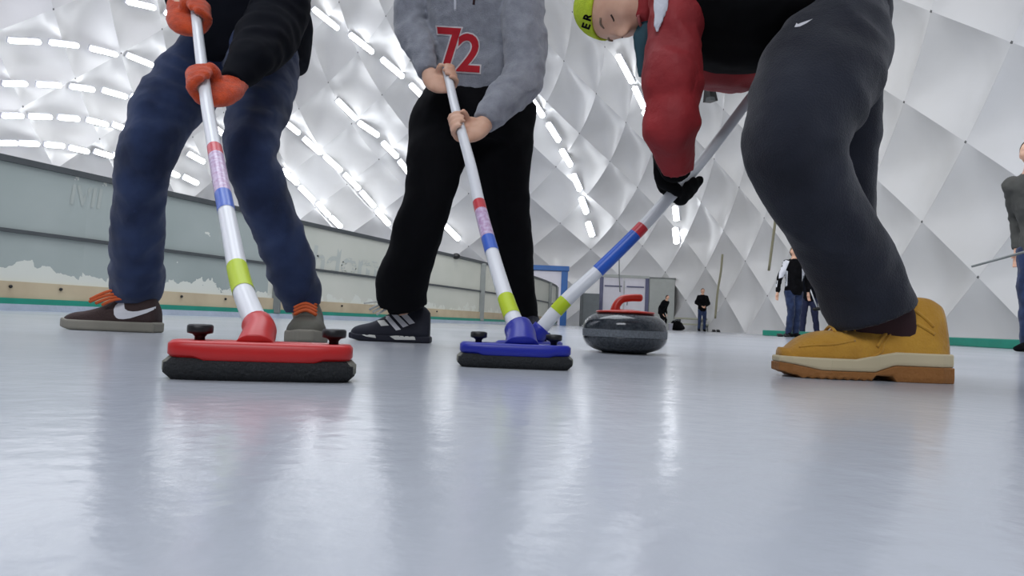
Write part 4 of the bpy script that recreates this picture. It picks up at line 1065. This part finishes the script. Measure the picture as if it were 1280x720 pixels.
# ================================================================== distant people
def figure(label, px, d, H, yaw, m_top, m_leg, m_hair, arms, legs, voxel=0.016, lean=0.0, torso_w=1.0, extra=None, sit=False, head_look=None):
    O = G(px, d); k = H/1.75
    ca, sa = math.cos(yaw), math.sin(yaw)
    def L(x, y, z): return O + Vector((x*ca - y*sa, x*sa + y*ca, z))*k
    V = Vector((-sa, ca, 0))
    body = bmesh.new(); top = bmesh.new(); bot = bmesh.new()
    spine = [(0, 0.0, .92), (0, 0.0, 1.08), (0, -lean*.4, 1.25), (0, -lean*.8, 1.42), (0, -lean, 1.50), (0, -lean*1.1, 1.56)]
    loft(body, [(L(*p), a*k, b*k) for p, a, b in zip(spine, (.13, .12, .15, .15, .07, .05), (.09, .09, .10, .09, .06, .05))], 16, V, 3)
    loft(top, [(L(*p), a*k*torso_w, b*k*torso_w) for p, a, b in zip([(0, 0, .80), (0, 0, .90)] + spine[1:5], (.16, .175, .165, .195, .18, .07), (.12, .13, .125, .14, .12, .075))], 20, V, 3)
    loft(bot, [(L(0, 0, .98), .14*k, .10*k), (L(0, 0, .86), .165*k, .12*k), (L(0, 0, .80), .14*k, .11*k)], 18, V, 2)
    feet = []
    for s, (kx, ky, ax_, ay) in zip((-1, 1), legs):
        hp_ = L(s*.09, 0, .88); kn = L(kx, ky, .48); an = L(ax_, ay, .09)
        loft(body, [(hp_, .07*k, .07*k), (kn, .05*k, .05*k), (an, .035*k, .035*k), (L(ax_, ay, .03), .035*k, .04*k)], 12, V, 3)
        loft(bot, [(hp_, .095*k, .10*k), (hp_.lerp(kn, .5), .085*k, .09*k), (kn, .070*k, .075*k), (kn.lerp(an, .5), .062*k, .066*k), (L(ax_, ay, .06), .062*k, .066*k)], 16, V, 3)
        feet.append((ax_, ay))
    for s, (ex, ey, ez, hx, hy, hz) in zip((-1, 1), arms):
        sh = L(s*.155, -lean*.85, 1.40); e = L(ex, ey, ez); h = L(hx, hy, hz)
        f = (h-e).normalized()
        loft(body, [(sh, .036*k, .036*k), (e, .036*k, .036*k), (h, .024*k, .024*k), (h+f*.05*k, .036*k, .018*k), (h+f*.10*k, .03*k, .016*k)], 12, V, 3)
        for q in range(4):
            sd = f.cross(V).normalized()
            loft(body, [(h+f*.08*k+sd*(q-1.5)*.016*k, .009*k, .009*k), (h+f*.13*k+sd*(q-1.5)*.017*k-V*.01, .008*k, .008*k), (h+f*.16*k+sd*(q-1.5)*.014*k-V*.03, .007*k, .007*k)], 8, V, 2)
        loft(body, [(h+f*.03*k-V*.01, .011*k, .011*k), (h+f*.08*k-V*.035*k-sd*.03*k, .009*k, .009*k)], 8, sd, 1)
        ball(top, sh, .085*k)
        loft(top, [(sh, .072*k, .08*k), (sh.lerp(e, .5), .064*k, .066*k), (e, .056*k, .058*k), (h, .040*k, .042*k)], 16, V, 3)
    look = head_look if head_look is not None else V*-1
    Bh = Basis(Vector((0, 0, 1)) - V*0.0, look)
    hc_ = L(0, -lean*1.15, 1.64)
    head(body, hc_, Bh, k)
    o = person_from('person', label, O, body, voxel=max(0.008, voxel*.6))
    j = obj('jacket', top, m_top, o); cloth_mods(j, voxel, 4, 0.03, 0.09)
    t = obj('trousers', bot, m_leg, o); cloth_mods(t, voxel, 4, 0.03, 0.09)
    # hair
    b = bmesh.new(); bmesh.ops.create_uvsphere(b, u_segments=24, v_segments=16, radius=1)
    bmesh.ops.bisect_plane(b, geom=b.verts[:]+b.edges[:]+b.faces[:], plane_co=(0, 0, 0.15), plane_no=(0, 0.75, 0.66), clear_inner=True)
    for v in b.verts: v.co = hc_ + Bh @ (Vector((v.co.x*.082, v.co.y*.102+.003, v.co.z*.122))*k)
    hr = obj('hair', b, m_hair, o); so = hr.modifiers.new('solid', 'SOLIDIFY'); so.thickness = 0.01; so.offset = -1
    for (fx, fy) in feet:
        b = bmesh.new(); loft(b, [(L(fx, fy+.07, .05), .03*k, .045*k), (L(fx, fy+.03, .055), .042*k, .052*k), (L(fx, fy-.08, .04), .045*k, .038*k), (L(fx, fy-.17, .028), .036*k, .024*k)], 14, Vector((0, 0, 1)), 3)
        for v in b.verts: v.co.z = max(v.co.z, 0.0)
        obj('shoe', b, M['black'], o)
    return o, L, k, V, j, t
stand = [(-.10, -.02, -.11, .02), (.10, -.02, .11, .02)]
# black and white jacket
oB, LB, kB, VB, jB, tB = figure('person in black and white jacket and blue jeans walking left of the charcoal trouser leg', 991, 12.6, 1.70, 0.12, M['black'], M['jeans'], M['hair_grey'],
    [(-.30, -.02, 1.12, -.36, -.06, .84), (.27, .0, 1.12, .27, -.04, .86)], [(-.08, -.06, -.09, 0), (.08, 0, .07, .03)], 0.014)
def zf(lst): return [(940+x/4.8, 290+y/4.8) for x, y in lst]
for q in ([(165,200),(195,165),(225,175),(205,225),(190,270),(160,280)], [(190,225),(215,235),(212,320),(192,335)], [(290,175),(330,180),(355,230),(345,270),(325,265),(320,215)], [(135,300),(155,290),(150,330),(136,335)], [(300,215),(316,240),(312,300),(300,300)]):
    pb = conform(poly_px(zf(q), 2), jB, 0.012)
    if len(pb.faces): obj('white_panel', pb, M['white_fabric'], jB)
    else: pb.free()
oC, LC, kC, VC, jC, tC = figure('smaller person in dark jacket and navy trousers partly behind the black and white jacket', 1010, 13.8, 1.58, -0.25, M['navy'], M['navy_leg'], M['hair'],
    [(-.27, 0, 1.12, -.27, -.04, .88), (.25, -.02, 1.12, .24, -.14, .92)], [(-.10, 0, -.13, .0), (.13, -.05, .20, .05)], 0.016)
bc = W(1022, 386, 13.5); bs = W(1009, 352, 13.5)
bt_ = empty('curling_broom', bc, 'distant thin broom with a small black head raised beside the smaller person', 'curling broom')
b = bmesh.new(); tube(b, [bs, bc], 0.013, 8); obj('handle', b, M['handle_white'], bt_)
b = bmesh.new(); loft(b, [(bc-Vector((.09, 0, .015)), .025, .03), (bc-Vector((.06, 0, .01)), .035, .035), (bc+Vector((.07, 0, .01)), .035, .035), (bc+Vector((.10, 0, .015)), .025, .03)], 12, Vector((0, 1, 0)), 2); obj('brush_head', b, M['knob'], bt_)
# far man
oA, LA, kA, VA, jA, tA = figure('distant man in a black jacket and blue jeans standing with hands together by the bench', 877, 23.0, 1.45, 0.0, M['black'], M['jeans'], M['hair'],
    [(-.27, -.02, 1.14, -.07, -.16, 1.02), (.27, -.02, 1.14, .07, -.16, 1.02)], stand, 0.02)
# seated dark figure
oE, LE, kE, VE, jE, tE = figure('small dark-clothed person stooping beside the black bag behind the curling stone', 826, 20.6, 1.05, 0.7, M['black'], M['black'], M['hair'],
    [(-.27, -.1, 1.12, -.15, -.22, .8), (.27, -.1, 1.12, .15, -.22, .8)], [(-.12, -.2, -.13, -.05), (.12, -.2, .13, -.05)], 0.016, lean=.30, torso_w=1.15)
# right edge person with stick
oD, LD, kD, VD, jD, tD = figure('person in an olive-grey jacket holding a thin stick at the right edge', 1303, 5.75, 1.79, math.radians(-62), M['olive_jacket'], M['jeans'], M['hair'],
    [(-.22, .05, 1.14, -.20, .02, .88), (.25, .02, 1.12, .22, -.18, .93)], stand, 0.012, lean=.17, head_look=Vector((-0.80, -0.60, -0.05)), torso_w=0.98)
b = bmesh.new(); loft(b, [(LD(0, 0, 1.47), .085, .09), (LD(0, 0, 1.53), .07, .075)], 18, VD, 1, cap=False); cl = obj('collar', b, M['navy'], oD); cl.modifiers.new('solid', 'SOLIDIFY').thickness = 0.008
hD = LD(.22, -.18, .93); 
b = bmesh.new(); gD_ = hD + Vector((-0.06, -0.05, -0.05)); wq = grip(b, gD_, gD_-W(1215, 333, 5.30), gD_-hD, 0.006, 0.010, 1); loft(b, [ring(wq, .034), ring(hD, .036)], 14, None, 1)
gl = obj('glove', b, M['royal'], oD); cloth_mods(gl, 0.006, 3, 0.004, 0.03)
sx_ = gD_; tip = W(1215, 333, 5.30); q = sx_ + (sx_-tip).normalized()*0.35
b = bmesh.new(); tube(b, [tip, sx_, q], [.009, .012, .012], 10)
stk = obj('stick', b, M['post'], loc=sx_); tag(stk, 'thin grey stick held level by the person at the right edge', 'stick')

# ------------------------------------------------------------------ lettering left on things
def board_letters(s, cx, cy, h, ang, mm, target, sx=1.0, mirror=False):
    bb = text_px(s, cx, cy, h, ang, sx, 0.02, 6, 0.0, mirror)
    pb = conform(bb, target, 0.004)
    if len(pb.faces): obj('faded_lettering', pb, M[mm], target)
    else: pb.free()
for pn in panels[:4]: board_letters('IVII', 108, 247, 34, 0.17, 'ghost', pn, 0.9)
for pn in panels[3:6]: board_letters('hdom', 432, 330, 46, 0.13, 'ghost2', pn, 0.8)
